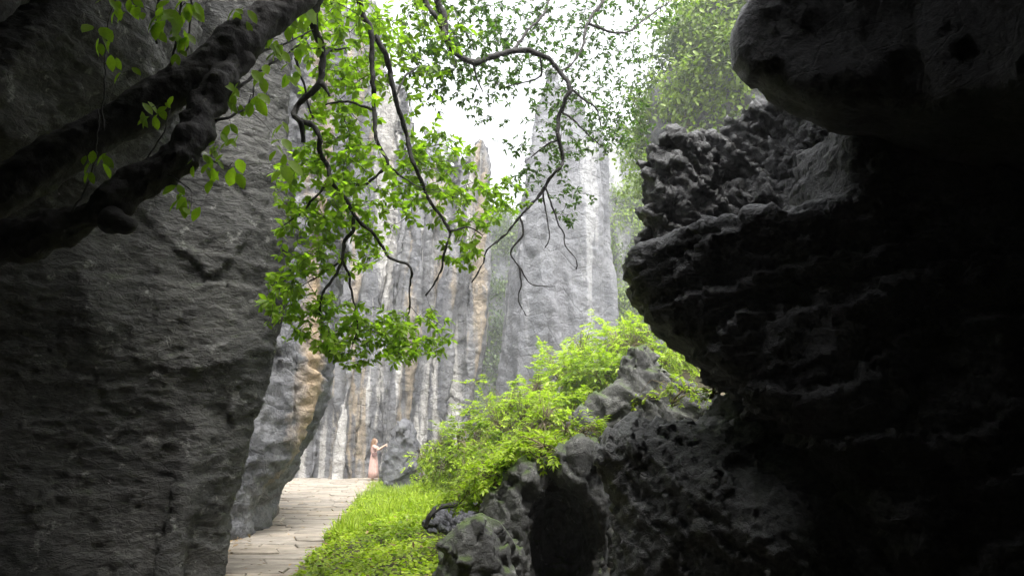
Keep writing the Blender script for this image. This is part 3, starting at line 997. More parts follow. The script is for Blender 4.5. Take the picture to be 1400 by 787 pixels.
trunk_pts = [tree_base, P(-330, 420, 5.0), P(-180, 340, 5.0), P(-40, 285, 5.0), P(80, 215, 5.1), P(190, 150, 5.2), P(290, 85, 5.3), P(375, 18, 5.5), P(450, -60, 5.9), P(520, -140, 6.6), P(580, -220, 7.4)]
trunk = part_tube('trunk', trunk_pts, [0.30, 0.25, 0.20, 0.165, 0.155, 0.155, 0.15, 0.14, 0.13, 0.11, 0.09], 40, 0.022, 0.0, [(2.2, 0.09), (8, 0.022), (22, 0.02)])
part_tube('limb', [P(-330, 430, 4.9), P(-150, 370, 4.9), P(0, 330, 4.9), P(110, 300, 4.9), P(190, 255, 4.95), P(250, 200, 5.0), P(285, 140, 5.15), P(330, 70, 5.35)],
          [0.24, 0.20, 0.15, 0.125, 0.115, 0.115, 0.11, 0.08], 40, 0.022, 0.0, [(3.0, 0.13), (8, 0.035), (22, 0.02)])
part_tube('limb', [P(150, 300, 4.85), P(172, 308, 4.8), P(184, 306, 4.78)], [0.10, 0.06, 0.03], 14, 0.02, 0, [(8, 0.03)])
part_tube('limb', [P(-120, 60, 4.2), P(-20, 5, 4.4), P(70, -60, 4.8)], [0.14, 0.12, 0.11], 14, 0.05, 0, [(5, 0.05)])
part_tube('limb', [P(520, -140, 6.6), P(590, -90, 7.6), P(660, -120, 8.8), P(760, -110, 10.0), P(880, -140, 11.5)], [0.10, 0.08, 0.07, 0.055, 0.04], 12, 0.08, 0.04, [(6, 0.03)])

BR = []   # (polyline pixels, start radius px, end radius px, depth start, depth end)
BR += [([(452, -60), (435, 0), (429, 31), (439, 63), (441, 89), (438, 112), (426, 127), (409, 139), (401, 155), (411, 168), (414, 195)], 7.5, 3.5, 6.0, 6.6),
       ([(438, 112), (446, 122), (448, 130)], 5, 2, 6.3, 6.3),
       ([(440, 78), (455, 68), (475, 66)], 3, 1.2, 6.3, 6.6),
       ([(403, 79), (413, 106), (421, 139), (429, 162)], 2.2, 1.5, 6.3, 6.7),
       ([(411, 165), (428, 172), (438, 188), (438, 205), (446, 225), (455, 250), (470, 271), (486, 295), (508, 317), (525, 338), (532, 351), (556, 362), (563, 372), (560, 394), (561, 418), (559, 432)], 4, 1.1, 6.6, 8.0),
       ([(486, 295), (482, 315), (472, 329), (468, 356), (462, 370), (446, 394), (438, 418), (439, 449), (440, 470), (453, 480)], 3, 0.9, 7.3, 7.6),
       ([(468, 356), (477, 377), (480, 398), (486, 422), (489, 452), (482, 470)], 2.2, 0.9, 7.4, 7.7),
       ([(463, 362), (446, 368), (429, 380), (412, 391)], 1.8, 0.8, 7.4, 7.5),
       ([(455, 246), (448, 250), (429, 271), (412, 291), (389, 307)], 2.2, 1.0, 7.0, 7.2),
       ([(430, -100), (470, -40), (490, 0), (495, 20), (507, 40), (507, 83), (510, 116), (512, 149), (514, 185), (522, 205), (530, 223), (515, 241), (495, 253), (476, 250), (459, 243)], 6, 1.5, 6.3, 7.4),
       ([(530, 223), (555, 245), (578, 258)], 2, 1, 7.2, 7.5),
       ([(509, 46), (525, 69), (533, 96), (538, 122), (547, 152), (557, 188), (566, 225), (576, 250), (587, 274), (604, 295), (616, 315), (611, 332), (604, 363), (595, 387), (583, 403)], 4.5, 1.1, 6.9, 8.2),
       ([(616, 315), (632, 312), (645, 313), (660, 322)], 2, 0.8, 7.9, 8.1),
       ([(540, 130), (560, 100), (585, 85)], 1.8, 0.8, 7.3, 7.6),
       ([(512, 150), (480, 140), (445, 142), (425, 152)], 2.2, 0.9, 7.0, 7.1),
       ([(590, -90), (595, -40), (598, 0), (608, 26), (611, 56), (631, 78), (651, 86), (678, 76), (714, 69), (746, 78), (764, 96), (780, 121), (773, 139), (764, 160), (765, 189), (769, 217), (766, 228), (750, 245), (742, 263), (725, 280), (714, 292), (690, 322), (668, 340), (659, 362), (646, 386)], 6.2, 0.9, 7.6, 9.4),
       ([(570, -60), (581, 0), (595, 20), (604, 40), (611, 56)], 4.5, 3.5, 7.5, 7.8),
       ([(712, 294), (714, 322), (699, 344), (710, 366), (725, 388), (758, 391)], 1.8, 0.7, 9.1, 9.3),
       ([(708, 362), (712, 388), (710, 410), (721, 432)], 1.3, 0.6, 9.2, 9.4),
       ([(742, 263), (747, 292), (751, 325), (744, 340)], 1.4, 0.7, 9.0, 9.2),
       ([(745, 255), (762, 303), (771, 318), (773, 336), (788, 355), (788, 369)], 1.5, 0.7, 9.0, 9.3),
       ([(840, -130), (832, -40), (824, 0), (803, 32), (796, 64), (783, 85), (768, 100)], 4.5, 1.2, 10.5, 8.9),
       ([(780, 121), (800, 138), (815, 150), (822, 175)], 2.0, 0.8, 8.8, 9.4),
       ([(764, 150), (790, 170), (815, 195), (835, 205)], 1.8, 0.7, 8.8, 9.6),
       ([(646, 86), (650, 105), (660, 125)], 2, 0.8, 8.0, 8.2),
       ([(700, 72), (720, 45), (745, 15), (760, -30)], 2.5, 1.5, 8.4, 9.5),
       ([(803, 32), (850, 45), (890, 20), (920, 0)], 2.2, 0.8, 9.6, 10.6),
       ([(765, 189), (745, 200), (725, 215)], 1.6, 0.7, 8.9, 9.1),
       ([(740, 78), (738, 105), (700, 115), (690, 120)], 1.6, 0.7, 8.6, 8.8),
       ([(300, 90), (330, 82), (360, 70), (400, 55), (430, 40)], 3, 1.0, 5.2, 6.2),
       ([(292, 130), (320, 125), (350, 100), (385, 80), (410, 60)], 3, 1.0, 5.2, 5.9),
       ([(285, 165), (310, 160), (340, 140), (350, 110)], 2.4, 0.9, 5.1, 5.4),
       ([(240, 215), (258, 205), (300, 225), (325, 228)], 2.0, 0.8, 4.95, 5.2),
       ([(215, 60), (216, 20), (222, -20)], 2.0, 1.5, 5.0, 4.9),
       ([(235, 90), (245, 40), (250, -20)], 2.0, 1.5, 5.1, 5.0),
       ([(255, 75), (262, 30), (262, -20)], 1.6, 1.2, 5.1, 5.0),
       ([(142, 180), (140, 120), (145, 60), (150, 20)], 1.4, 0.8, 5.0, 5.0),
       ([(205, 215), (225, 180), (230, 150)], 1.2, 0.7, 4.85, 4.8),
       ([(100, 290), (125, 240), (132, 200), (136, 150)], 1.6, 0.8, 4.75, 4.9),
       ([(215, 225), (250, 250), (262, 265)], 1.5, 0.7, 4.9, 4.95),
       ]
nodes_p, nodes_d = [], []
for pl, r0, r1, y0, y1 in BR:
    n = len(pl)
    seg = np.cumsum([0] + [math.dist(pl[i], pl[i + 1]) for i in range(n - 1)])
    seg = seg / seg[-1]
    pts_ = [P(a, b, y0 + (y1 - y0) * s + 0.05 * math.sin(9 * s + a)) for (a, b), s in zip(pl, seg)]
    rad = [(r0 + (r1 - r0) * s) / F * (y0 + (y1 - y0) * s) for s in seg]
    part_tube('branch', pts_, rad, 10 if r0 > 2.5 else 6, 0.035, 0.03, [(14, 0.4 * rad[0]), (35, 0.3 * rad[0])])
    C, R_ = catmull(pts_, rad, 0.06)
    nodes_p.append(C[2:])
    nodes_d.append(np.gradient(C, axis=0)[2:])
NP_ = np.concatenate(nodes_p)
ND_ = np.concatenate(nodes_d)

# leaf masses: (px, py, rx, ry, Y, depth spread, twig ends, leaf length, tint)
MASS = [(440, 20, 45, 45, 6.6, .5, 46, .085, .5), (480, 60, 55, 60, 7.4, .6, 90, .085, .55), (470, 140, 45, 55, 7.3, .5, 60, .085, .7), (560, 60, 60, 60, 8.0, .8, 120, .085, .35),
        (455, 190, 40, 35, 7.3, .4, 50, .085, .75), (440, 255, 50, 45, 7.3, .5, 85, .085, .75), (510, 265, 55, 45, 7.5, .5, 80, .085, .65), (590, 235, 50, 38, 8.0, .4, 75, .085, .45),
        (640, 285, 45, 34, 8.3, .4, 60, .085, .45), (625, 345, 28, 20, 8.2, .3, 24, .085, .55), (415, 325, 35, 40, 7.4, .4, 55, .085, .85), (480, 335, 50, 35, 7.6, .4, 55, .085, .7),
        (395, 410, 30, 32, 7.5, .3, 48, .085, .9), (440, 440, 45, 32, 7.6, .3, 62, .085, .85), (500, 465, 55, 28, 7.8, .3, 70, .085, .65), (570, 455, 40, 28, 8.0, .3, 48, .085, .6),
        (530, 440, 30, 18, 8.0, .3, 22, .085, .6), (480, 490, 30, 12, 7.8, .2, 16, .085, .6), (560, 480, 30, 16, 8.0, .2, 16, .085, .6), (430, 370, 25, 15, 7.4, .2, 14, .085, .8), (575, 175, 26, 40, 7.8, .4, 18, .085, .6),
        (600, 205, 36, 18, 8.0, .4, 26, .08, .4), (690, 270, 30, 22, 8.6, .4, 24, .075, .35)]
MASS2 = [(620, 40, 60, 60, 8.8, .8, 150, .075, .3), (700, 50, 60, 60, 9.4, 1.0, 150, .07, .3), (660, 115, 45, 35, 8.8, .6, 62, .07, .3), (770, 60, 60, 60, 10, 1.0, 130, .065, .25),
         (830, 40, 55, 45, 10.5, 1., 90, .065, .25), (825, 110, 55, 50, 10.2, .8, 120, .065, .3), (800, 170, 50, 40, 9.6, .6, 100, .065, .45), (850, 175, 35, 35, 10., .5, 55, .065, .4),
         (740, 215, 28, 30, 9.2, .4, 30, .065, .45), (770, 205, 22, 25, 9.2, .3, 20, .065, .5), (740, 160, 25, 40, 9.2, .4, 26, .065, .4), (775, 275, 24, 28, 9.3, .3, 26, .065, .5),
         (890, 15, 45, 20, 10.8, .5, 26, .065, .25), (590, 100, 40, 35, 8.4, .5, 60, .07, .35), (720, 250, 25, 20, 9.1, .3, 18, .065, .4), (700, 190, 20, 20, 9.2, .3, 8, .065, .3), (745, 128, 30, 14, 9.0, .3, 14, .065, .35), (670, 160, 30, 14, 9., .3, 8, .06, .3)]
fo, fo2, twigs = Foliage(), Foliage(), []
for masses, f_ in ((MASS, fo), (MASS2, fo2)):
    for (px, py, rx, ry, Y, ds, n, L, tint) in masses:
        n = int(n * (1.25 if f_ is fo else 1.2))
        rx, ry = rx * 1.2, ry * 1.2
        L = L * (1.08 if f_ is fo else 1.0)
        E_ = []
        for k in range(n):
            rr, th = math.sqrt(RNG.random()) * (1 + 0.15 * RNG.normal()), RNG.random() * 6.283
            E_.append(P(px + rx * rr * math.cos(th), py + ry * rr * math.sin(th), Y + ds * RNG.normal() * 0.6))
        E_ = np.array(E_)
        dmin = np.array([((NP_ - e) ** 2).sum(1).min() for e in E_])
        for e in E_[np.argsort(dmin)]:                       # twigs fork from branches and from earlier twigs
            d2 = ((NP_ - e) ** 2).sum(1)
            j = int(np.argmin(d2 + (NP_[:, 2] < e[2] - 0.05) * 0.1))
            s0, dist = NP_[j], math.sqrt(d2[j])
            mid = (s0 + e) / 2 + ND_[j] / (np.linalg.norm(ND_[j]) + 1e-9) * dist * 0.16 + RNG.normal(size=3) * dist * 0.07 + np.array((0, 0, 0.04 * dist))
            if dist > 0.03:
                r_ = 0.003 if dist < 0.25 else 0.0045
                twigs.append(tube([s0, mid, e], [r_, r_ * 0.75, 0.0018], 3, 0.12))
                if dist > 0.15:
                    NP_ = np.vstack((NP_, (s0 + mid) / 2, mid, (mid + e) / 2))
                    ND_ = np.vstack((ND_, mid - s0, e - s0, e - mid))
            dd = e - mid
            rosette(f_, e, dd, int(RNG.integers(4, 8)), L, tint + 0.1 * RNG.normal())
            if dist > 0.15:
                q = mid + (e - mid) * 0.5
                rosette(f_, q, dd, int(RNG.integers(2, 5)), L * 0.9, tint - 0.08)

# the large single leaves round the trunk: (px, py, leaves, Y, length)
for px, py, n, Y, L, tint in [(128, 44, 2, 4.9, .15, .5), (146, 52, 2, 4.95, .13, .3), (143, 72, 1, 4.9, .15, .6), (168, 88, 2, 5.0, .11, .2), (216, 32, 5, 4.9, .12, .7), (232, 12, 6, 4.9, .13, .6), (248, 45, 5, 5.0, .13, .4),
                              (258, 8, 6, 5.0, .13, .5), (240, 62, 4, 5., .10, .3), (205, 148, 5, 4.75, .11, .4), (225, 135, 2, 4.75, .08, .9), (133, 212, 3, 4.75, .11, .35), (120, 225, 2, 4.75, .1, .2), (355, 95, 3, 5.3, .13, .7),
                              (345, 130, 3, 5.25, .14, .6), (318, 118, 4, 5.2, .12, .3), (320, 145, 2, 5.2, .1, .3), (300, 190, 5, 5.1, .09, .6), (318, 180, 3, 5.1, .09, .7), (296, 208, 4, 5.05, .09, .5), (322, 228, 2, 5.1, .15, .75),
                              (292, 240, 2, 5.05, .13, .8), (275, 222, 3, 5.0, .09, .5), (250, 262, 4, 4.95, .11, .6), (262, 280, 3, 4.95, .1, .65), (386, 200, 3, 5.5, .12, .6), (388, 228, 2, 5.5, .16, .6), (390, 175, 2, 5.5, .1, .5),
                              (400, 30, 6, 5.8, .12, .5), (378, 62, 6, 5.6, .12, .5), (410, 70, 5, 5.9, .11, .6), (365, 50, 4, 5.5, .11, .4), (395, 95, 4, 5.8, .11, .6), (425, 15, 3, 5.9, .2, .45), (330, 20, 4, 5.2, .11, .4), (180, 10, 4, 4.9, .12, .3), (160, 5, 3, 4.9, .12, .3)]:
    n = int(n * 1.7)
    c = P(px, py, Y)
    d = np.array((RNG.normal() * 0.3, RNG.normal() * 0.2, -0.8))
    d2 = ((NP_ - c) ** 2).sum(1)
    j = int(np.argmin(d2))
    if 0.02 < math.sqrt(d2[j]) < 0.7:
        twigs.append(tube([NP_[j], (NP_[j] + c) / 2 + (0, 0, 0.03), c], [0.004, 0.003, 0.002], 4, 0.06))
    th = RNG.random() * 6.28 + np.arange(n) * 2.4
    ax = np.stack((np.cos(th) * 0.7, RNG.normal(size=n) * 0.3, np.sin(th) * 0.5 - 0.75), 1)
    nr = np.stack((RNG.normal(size=n) * 0.4, -np.ones(n) * 0.8, np.ones(n) * 0.7), 1)
    l = L * (0.8 + 0.35 * RNG.random(n))
    fo.add(np.tile(c, (n, 1)) + rand_unit(n) * 0.06, ax, nr, l, l * 0.45, np.clip(tint + 0.35 + 0.1 * RNG.normal(size=n), 0, 1))  # tint raised: sunlight missing round the trunk is put into the leaf colour
fo.build('foliage', M['leaf'], tree, 'oval', singles=300)
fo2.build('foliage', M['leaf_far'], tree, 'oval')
V, I, ln = join(twigs)
link('twigs', make_mesh('twigs', V - TL, I, ln), M['twig'], parent=tree, kind='stuff')


# ------------------------------------------------------------------ shrubs on the bank
def shrub(c, rx, ry, rz, n_, L_, tint, label, shape='lance', mat='shrub', pinn=5, name='shrub', group=None, stems=7, droop=0.2):
    """c: base on the ground; the crown is an uneven half ellipsoid above it"""
    n, L = int(n_ * 1.35), L_ * (1.15 if name == 'shrub' else 1.0)
    t = thing(name, c, label, 'shrub' if name == 'shrub' else 'plant', group)
    c = np.array(c, float)
    f_, st = Foliage(), []
    ends = []
    for k in range(n):
        u = rand_unit(1)[0]
        u[2] = abs(u[2])
        lump = 0.72 + 0.45 * float(fbm((u[None] * 2.2 + c[None]).astype(np.float32), 2)[0])
        r = (0.55 + 0.45 * RNG.random() ** 0.5) * lump * 1.4
        e = c + u * np.array((rx, ry, rz)) * r
        ends.append((e, u))
    hubs = [c + np.array((RNG.normal() * rx * 0.35, RNG.normal() * ry * 0.35, rz * RNG.uniform(0.25, 0.55))) for _ in range(stems)]
    for h in hubs:
        st.append(tube([c + RNG.normal(size=3) * (0.05, 0.05, 0), (c + h) / 2 + RNG.normal(size=3) * 0.06, h], [0.016, 0.012, 0.008], 5, 0.2))
    H = np.array(hubs)
    for e, u in ends:
        h = H[int(np.argmin(((H - e) ** 2).sum(1)))]
        m_ = (h + e) / 2 + np.array((0, 0, 0.12 * rz)) + RNG.normal(size=3) * 0.05
        st.append(tube([h, m_, e], [0.006, 0.0045, 0.002], 3, 0.25))
        d = e - m_
        d = d / (np.linalg.norm(d) + 1e-9)
        d = d * 0.7 + RNG.normal(size=3) * 0.3 + np.array((0, 0, -droop))
        d /= np.linalg.norm(d)
        sdv = np.cross(d, (0, 0, 1)); sdv /= np.linalg.norm(sdv) + 1e-9
        k = np.arange(pinn)
        for s in (-1, 1):
            p = e[None] + d[None] * (k[:, None] * L * 0.55 - L)
            ax = sdv[None] * s + d[None] * 0.55 + RNG.normal(size=(pinn, 3)) * 0.18
            nr = np.tile((0, 0, 1.0), (pinn, 1)) + RNG.normal(size=(pinn, 3)) * 0.3
            l = L * (0.75 + 0.4 * RNG.random(pinn))
            f_.add(p, ax, nr, l, l * 0.5, np.clip(tint + 0.22 * RNG.normal() + 0.12 * RNG.normal(size=pinn), 0, 1))
        f_.add(e + d * (pinn - 1) * L * 0.5 - d * L, d, np.array((0, 0, 1.0)), np.array([L]), np.array([L * 0.42]), np.array([min(1, tint + 0.1)]))
    V, I, ln = join(st)
    link('stems', make_mesh('stems', V - c, I, ln), M['stem'], parent=t, kind='stuff')
    f_.build('foliage', M[mat], t, shape)
    return t


def on_bank(px, Y):
    x = P(px, 500, Y)[0]
    return np.array((x, Y, float(ground_z(np.array(x), np.array(Y))) - 0.05))


shrub(on_bank(640, 15.5), 0.75, 0.8, 1.25, 190, .085, .45, 'pale leafy shrub at the path end of the bank, tangled with dry stems', stems=9)
shrub(on_bank(672, 14.0), 0.7, 0.7, 1.05, 170, .07, .35, 'low bushy shrub right above the curved root')
shrub(on_bank(705, 16.0), 1.2, 0.9, 1.7, 300, .09, .8, 'bright yellow green shrub in the middle of the bank')
shrub(on_bank(760, 14.5), 0.95, 0.8, 1.15, 230, .09, .75, 'lime green shrub spreading over the mossy rock')
shrub(on_bank(775, 17.5), 1.3, 1.0, 1.6, 300, .09, .85, 'sunlit yellow shrub along the crest of the bank')
shrub(on_bank(835, 18.0), 1.2, 1.0, 1.65, 280, .09, .9, 'tallest light green shrub on the crest, below the broad pinnacle')
shrub(on_bank(820, 15.5), 0.9, 0.8, 1.1, 200, .12, .4, 'darker broad leaved shrub pressing against the dark pointed rock')
shrub(on_bank(900, 17.0), 1.1, 0.9, 1.2, 220, .085, .75, 'feathery shrub between the pointed rock and the black ledge rock')
shrub(on_bank(960, 15.5), 0.9, 0.8, 1.0, 150, .08, .6, 'shrub half hidden behind the black ledge rock')
shrub(on_bank(700, 19.0), 1.1, 1.0, 1.3, 200, .09, .35, 'dull green shrub at the back of the bank, against the gap')
for px, py, Y, rx, rz, n, tt, lb in [(735, 612, 8.35, .42, .26, 60, .75, 'small bright fern like plant spreading on top of the mossy rock'),
                                     (684, 648, 8.5, .34, .30, 46, .75, 'little drooping plant on the shoulder of the mossy rock'),
                                     (652, 680, 8.9, .36, .34, 46, .55, 'leafy plant growing out between the curved root and the mossy rock'),
                                     (800, 590, 8.9, .38, .30, 40, .5, 'dull green plant wedged between the mossy rock and the pointed rock')]:
    shrub(P(px, py, Y) - (0, 0, .12), rx, rx * .8, rz, n, .075, tt, lb, name='leafy_plant', pinn=6, stems=5)
shrub(on_bank(668, 12.2), 0.7, 0.6, 1.0, 170, .08, .7, 'yellow green shrub spilling forward behind the mossy rock')
shrub(on_bank(735, 12.4), 0.8, 0.6, 1.05, 190, .08, .8, 'full lime shrub directly above the black hollow of the mossy rock')
shrub(on_bank(612, 17.5), 0.6, 0.6, 1.3, 120, .085, .6, 'upright shrub at the corner of grass and bank, near the stone ledge')
p_ = P(920, 545, 9.6)
shrub(p_ - (0, 0, .05), 0.45, 0.3, 0.35, 24, .06, .7, 'thin trailing plant on the flank of the dark pointed rock', name='trailing_plant', pinn=5, stems=4)
p_ = P(575, 628, 25.5)
shrub(np.array((p_[0], p_[1], 0.3)), 0.7, 0.4, 1.3, 26, .13, .85, 'sparse twig of yellow leaves in front of the standing stone', name='leafy_plant', pinn=3, stems=4)
p_ = P(985, 535, 6.6)
shrub(p_ - (0.05, 0, .05), 0.14, 0.14, 0.16, 10, .05, .7, 'tuft of light leaves on the curled crest of the rough boulder', name='leafy_plant', pinn=4, stems=3)


# ------------------------------------------------------------------ climbing greenery scattered over rock faces
def creeper(name, rockdata, org, n, L, tintf, label, sel, mat='vine', lift=0.35, per=7, clump=0.9):
    V, Q_, N = rockdata
    px, py = to_px(V)
    ok = sel(px, py, V, N) & (N[:, 1] < 0.45)
    idx = np.nonzero(ok)[0]
    dens = fbm(V[idx] * 0.55, 3)
    w = np.clip(dens + 0.35, 0.02, None) ** 1.5
    pick = RNG.choice(idx, n, p=w / w.sum())
    t = thing(name, org, label, 'climbing plant')
    f_ = Foliage()
    base = V[pick] + N[pick] * (np.abs(RNG.normal(size=(n, 1))) * lift * (0.3 + 1.6 * np.clip(fbm(V[pick] * clump, 3) + 0.35, 0, 1))[:, None])
    tt = np.clip(tintf + fbm(V[pick] * 0.45, 3) * 0.9, 0, 1)
    for k in range(per):
        d = RNG.normal(size=(n, 3)) * 0.6 + N[pick] * 0.5 + np.array((0, 0, -0.5))
        p = base + RNG.normal(size=(n, 3)) * L * 0.9
        l = L * (0.6 + 0.6 * RNG.random(n))
        nr = N[pick] * 0.6 + np.array((0, 0, 0.8)) + RNG.normal(size=(n, 3)) * 0.35
        f_.add(p, d, nr, l, l * 0.5, np.clip(tt + 0.12 * RNG.normal(size=n), 0, 1))
    f_.build('foliage', M[mat], t, 'oval')
    # hanging stems
    st = []
    for q in RNG.choice(pick, 40):
        a = V[q] + N[q] * 0.1
        b = a + np.array((RNG.normal() * 0.2, -0.1, -RNG.uniform(0.6, 2.2)))
        st.append(tube([a, (a + b) / 2 + RNG.normal(size=3) * 0.1, b], [0.012, 0.01, 0.006], 3, 0.4))
    V2, I, ln = join(st)
    link('stems', make_mesh('stems', V2 - np.array(org), I, ln), M['stem'], parent=t, kind='stuff')


hb = lambda px, py, V, N: (px > 840) & (px < 1100) & (py > -60) & (py < 480)
creeper('climbing_vine', HILL, P(930, 200, 23), 4600, .21, .38, 'dense climbing greenery covering the steep crag beside the overhang',
        lambda px, py, V, N: (px > 840) & (px < 1030) & (py > -50) & (py < 260), lift=0.6)
creeper('climbing_vine', PIL, P(860, 330, 55), 2000, .3, .5, 'pale green vines hanging down the pillar behind the broad pinnacle',
        lambda px, py, V, N: (px > 826) & (px < 930) & (py > 240) & (py < 520), lift=0.5)
creeper('climbing_vine', GAP, P(670, 420, 60), 1500, .32, .15, 'dull green growth covering the dim rock face in the gap',
        lambda px, py, V, N: (px > 625) & (px < 725) & (py > 290) & (py < 560), lift=0.5)

# ------------------------------------------------------------------ grass and low ground plants
def strip(n, ymin, ymax):
    y = ymin + (ymax - ymin) * RNG.random(n) ** 1.3
    xr = np.interp(y, [4, 8.8, 12, 17, 24, 31, 34], [-1.7, -2.33, -2.75, -3.45, -4.45, -5.45, -5.9])
    wid = np.interp(y, [6, 9, 13, 18, 24, 31], [1.8, 1.9, 1.8, 2.4, 2.6, 2.4])
    x = xr + RNG.random(n) * wid - 0.10
    pts = np.stack((x, y, np.zeros(n)), 1)
    edge = fbm((pts * 1.7).astype(np.float32), 4) * 0.32
    x = x + edge
    z = ground_z(x, y) + fbm((pts * 0.8).astype(np.float32), 5) * 0.10 - 0.06
    return np.stack((x, y, z), 1)


n = 15000
p = strip(n, 12, 30)
hgt = 0.07 + 0.30 * RNG.random(n) * np.clip(0.5 + 1.6 * fbm((p * 1.4).astype(np.float32), 3), 0.1, 1.6)
ax = np.stack((RNG.normal(size=n) * 0.35, RNG.normal(size=n) * 0.35, np.ones(n)), 1)
nr = np.stack((RNG.normal(size=n), RNG.normal(size=n) - 0.6, np.full(n, 0.2)), 1)
tt = np.clip(0.5 + 0.9 * fbm((p * 1.1).astype(np.float32), 3) + 0.1 * RNG.normal(size=n), 0, 1)
V, I, ln = leaves(p, ax, nr, hgt, 0.014 + 0.01 * RNG.random(n), 'lance', 0.1, 0.35)
link('grass', make_mesh('grass', V, I, ln, attr={'tint': np.repeat(tt, 9)}), M['grass'], kind='stuff', label='bright green grass along the right edge of the flagstone path', cat='grass')
n = 22000
p = strip(n, 6.5, 22)
p[:, 2] += 0.02 + 0.17 * RNG.random(n) * np.clip(0.7 + 0.9 * fbm((p * 1.6).astype(np.float32), 3), 0.2, 1.5)
ax = np.stack((RNG.normal(size=n), RNG.normal(size=n) - 0.3, RNG.normal(size=n) * 0.25 + 0.1), 1)
nr = np.stack((RNG.normal(size=n) * 0.35, RNG.normal(size=n) * 0.35, np.ones(n)), 1)
l = 0.03 + 0.04 * RNG.random(n)
tt = np.clip(0.5 + 1.1 * fbm((p * 1.5).astype(np.float32), 3) + 0.12 * RNG.normal(size=n), 0, 1)
V, I, ln = leaves(p, ax, nr, l, l * 0.75, 'round', 0.2, 0.1)
link('ground_cover', make_mesh('ground_cover', V, I, ln, attr={'tint': np.repeat(tt, 9)}), M['grass'], kind='stuff', label='low leafy ground plants between the path and the dark rocks', cat='ground cover')

M['dry'] = leaf_mat('dry_leaf', (0.10, 0.06, 0.03), (0.30, 0.20, 0.10), 0.15, 0.8)
n = 900
y = 7 + 25 * RNG.random(n) ** 1.4
le, re_ = path_edges(y)
u = np.where(RNG.random(n) < 0.6, 1 - np.abs(RNG.normal(size=n)) * 0.10, np.where(RNG.random(n) < 0.6, np.abs(RNG.normal(size=n)) * 0.10, RNG.random(n)))
p = np.stack((le + (re_ - le) * u + 0.08, y, 0.05 + 0.02 * RNG.random(n)), 1)
p2 = strip(500, 7, 26)
p2[:, 2] += 0.12
p = np.vstack((p, p2))
n = len(p)
ax = np.stack((RNG.normal(size=n), RNG.normal(size=n), RNG.normal(size=n) * 0.15), 1)
l = 0.04 + 0.05 * RNG.random(n)
V, I, ln = leaves(p, ax, np.tile((0, 0, 1.0), (n, 1)) + RNG.normal(size=(n, 3)) * 0.2, l, l * 0.5, 'oval', 0.3, -0.15)
link('leaf_litter', make_mesh('leaf_litter', V, I, ln, attr={'tint': np.repeat(RNG.random(n), 9)}), M['dry'], kind='stuff', label='dry brown fallen leaves along the edges of the path', cat='leaf litter')

# ------------------------------------------------------------------ curved root and loose stones
rp = [P(581, 722, 9.6), P(588, 704, 9.6), P(602, 693, 9.7), P(622, 690, 9.8), P(645, 692, 9.6), P(665, 700, 9.2)]
c = np.array(rp[0])
V, I, ln = tube(rp, [0.028, 0.034, 0.034, 0.034, 0.04, 0.05], 10, 0.03, 0.01, [(12, 0.012)])
link('curved_root', make_mesh('curved_root', V - c, I, ln), M['bark'], loc=c, label='dark bare root arching over loose stones beside the mossy rock', cat='root')
for k, (px, py, Y, r) in enumerate([(596, 716, 10.0, .10), (612, 722, 9.9, .12), (630, 716, 10., .14), (648, 712, 9.9, .12), (606, 704, 10.4, .13), (628, 700, 10.5, .14), (590, 726, 9.7, .07), (640, 728, 9.6, .09), (622, 732, 9.6, .08), (655, 697, 10.3, .13)]):
    c = P(px, py, Y)
    g = Grid(c - r * 1.7, c + r * 1.7, r / 7)
    g.ell(c, (r * random.uniform(.8, 1.3), r * random.uniform(.8, 1.2), r * random.uniform(.55, .8)))
    rock('loose_stone', g, M['mid'], [('fbm', (4, 4, 4), r * 0.5, 3), ('facet', (7, 7, 7), r * 0.5, 1)], 'grey loose stone in the rubble under the dark arching root', 'stone', 'loose stones under the root')

# ------------------------------------------------------------------ person
pc = P(510, 656, 31.0)
pc[2] = 0.03
per = thing('person', pc, 'person with long hair in a pale pink dress, holding up a phone', 'person')
S = 1.0
g = Grid((-0.35, -0.3, -0.01), (0.75, 0.3, 1.68), 0.0105)
for s in (-1, 1):
    y = 0.09 * s
    g.capsule((0.0, y, 0.86), (0.02, y, 0.47), 0.085, 0.058, 0.03)
    g.capsule((0.02, y, 0.47), (-0.02, y * 1.05, 0.09), 0.055, 0.036, 0.02)
    g.capsule((-0.05, y * 1.05, 0.035), (0.13, y * 1.15, 0.022), 0.036, 0.024, 0.03)
g.ell((0, 0, 0.92), (0.12, 0.165, 0.14), 0.06).ell((0.0, 0, 1.10), (0.10, 0.125, 0.14), 0.06).ell((0.0, 0, 1.24), (0.105, 0.16, 0.15), 0.06)
g.capsule((-0.01, 0, 1.3), (0.02, 0, 1.43), 0.052, 0.048, 0.04)
g.ell((0.035, 0, 1.53), (0.092, 0.074, 0.115), 0.03).ell((0.115, 0, 1.51), (0.02, 0.012, 0.022), 0.01).ell((0.06, 0, 1.45), (0.05, 0.045, 0.04), 0.02)
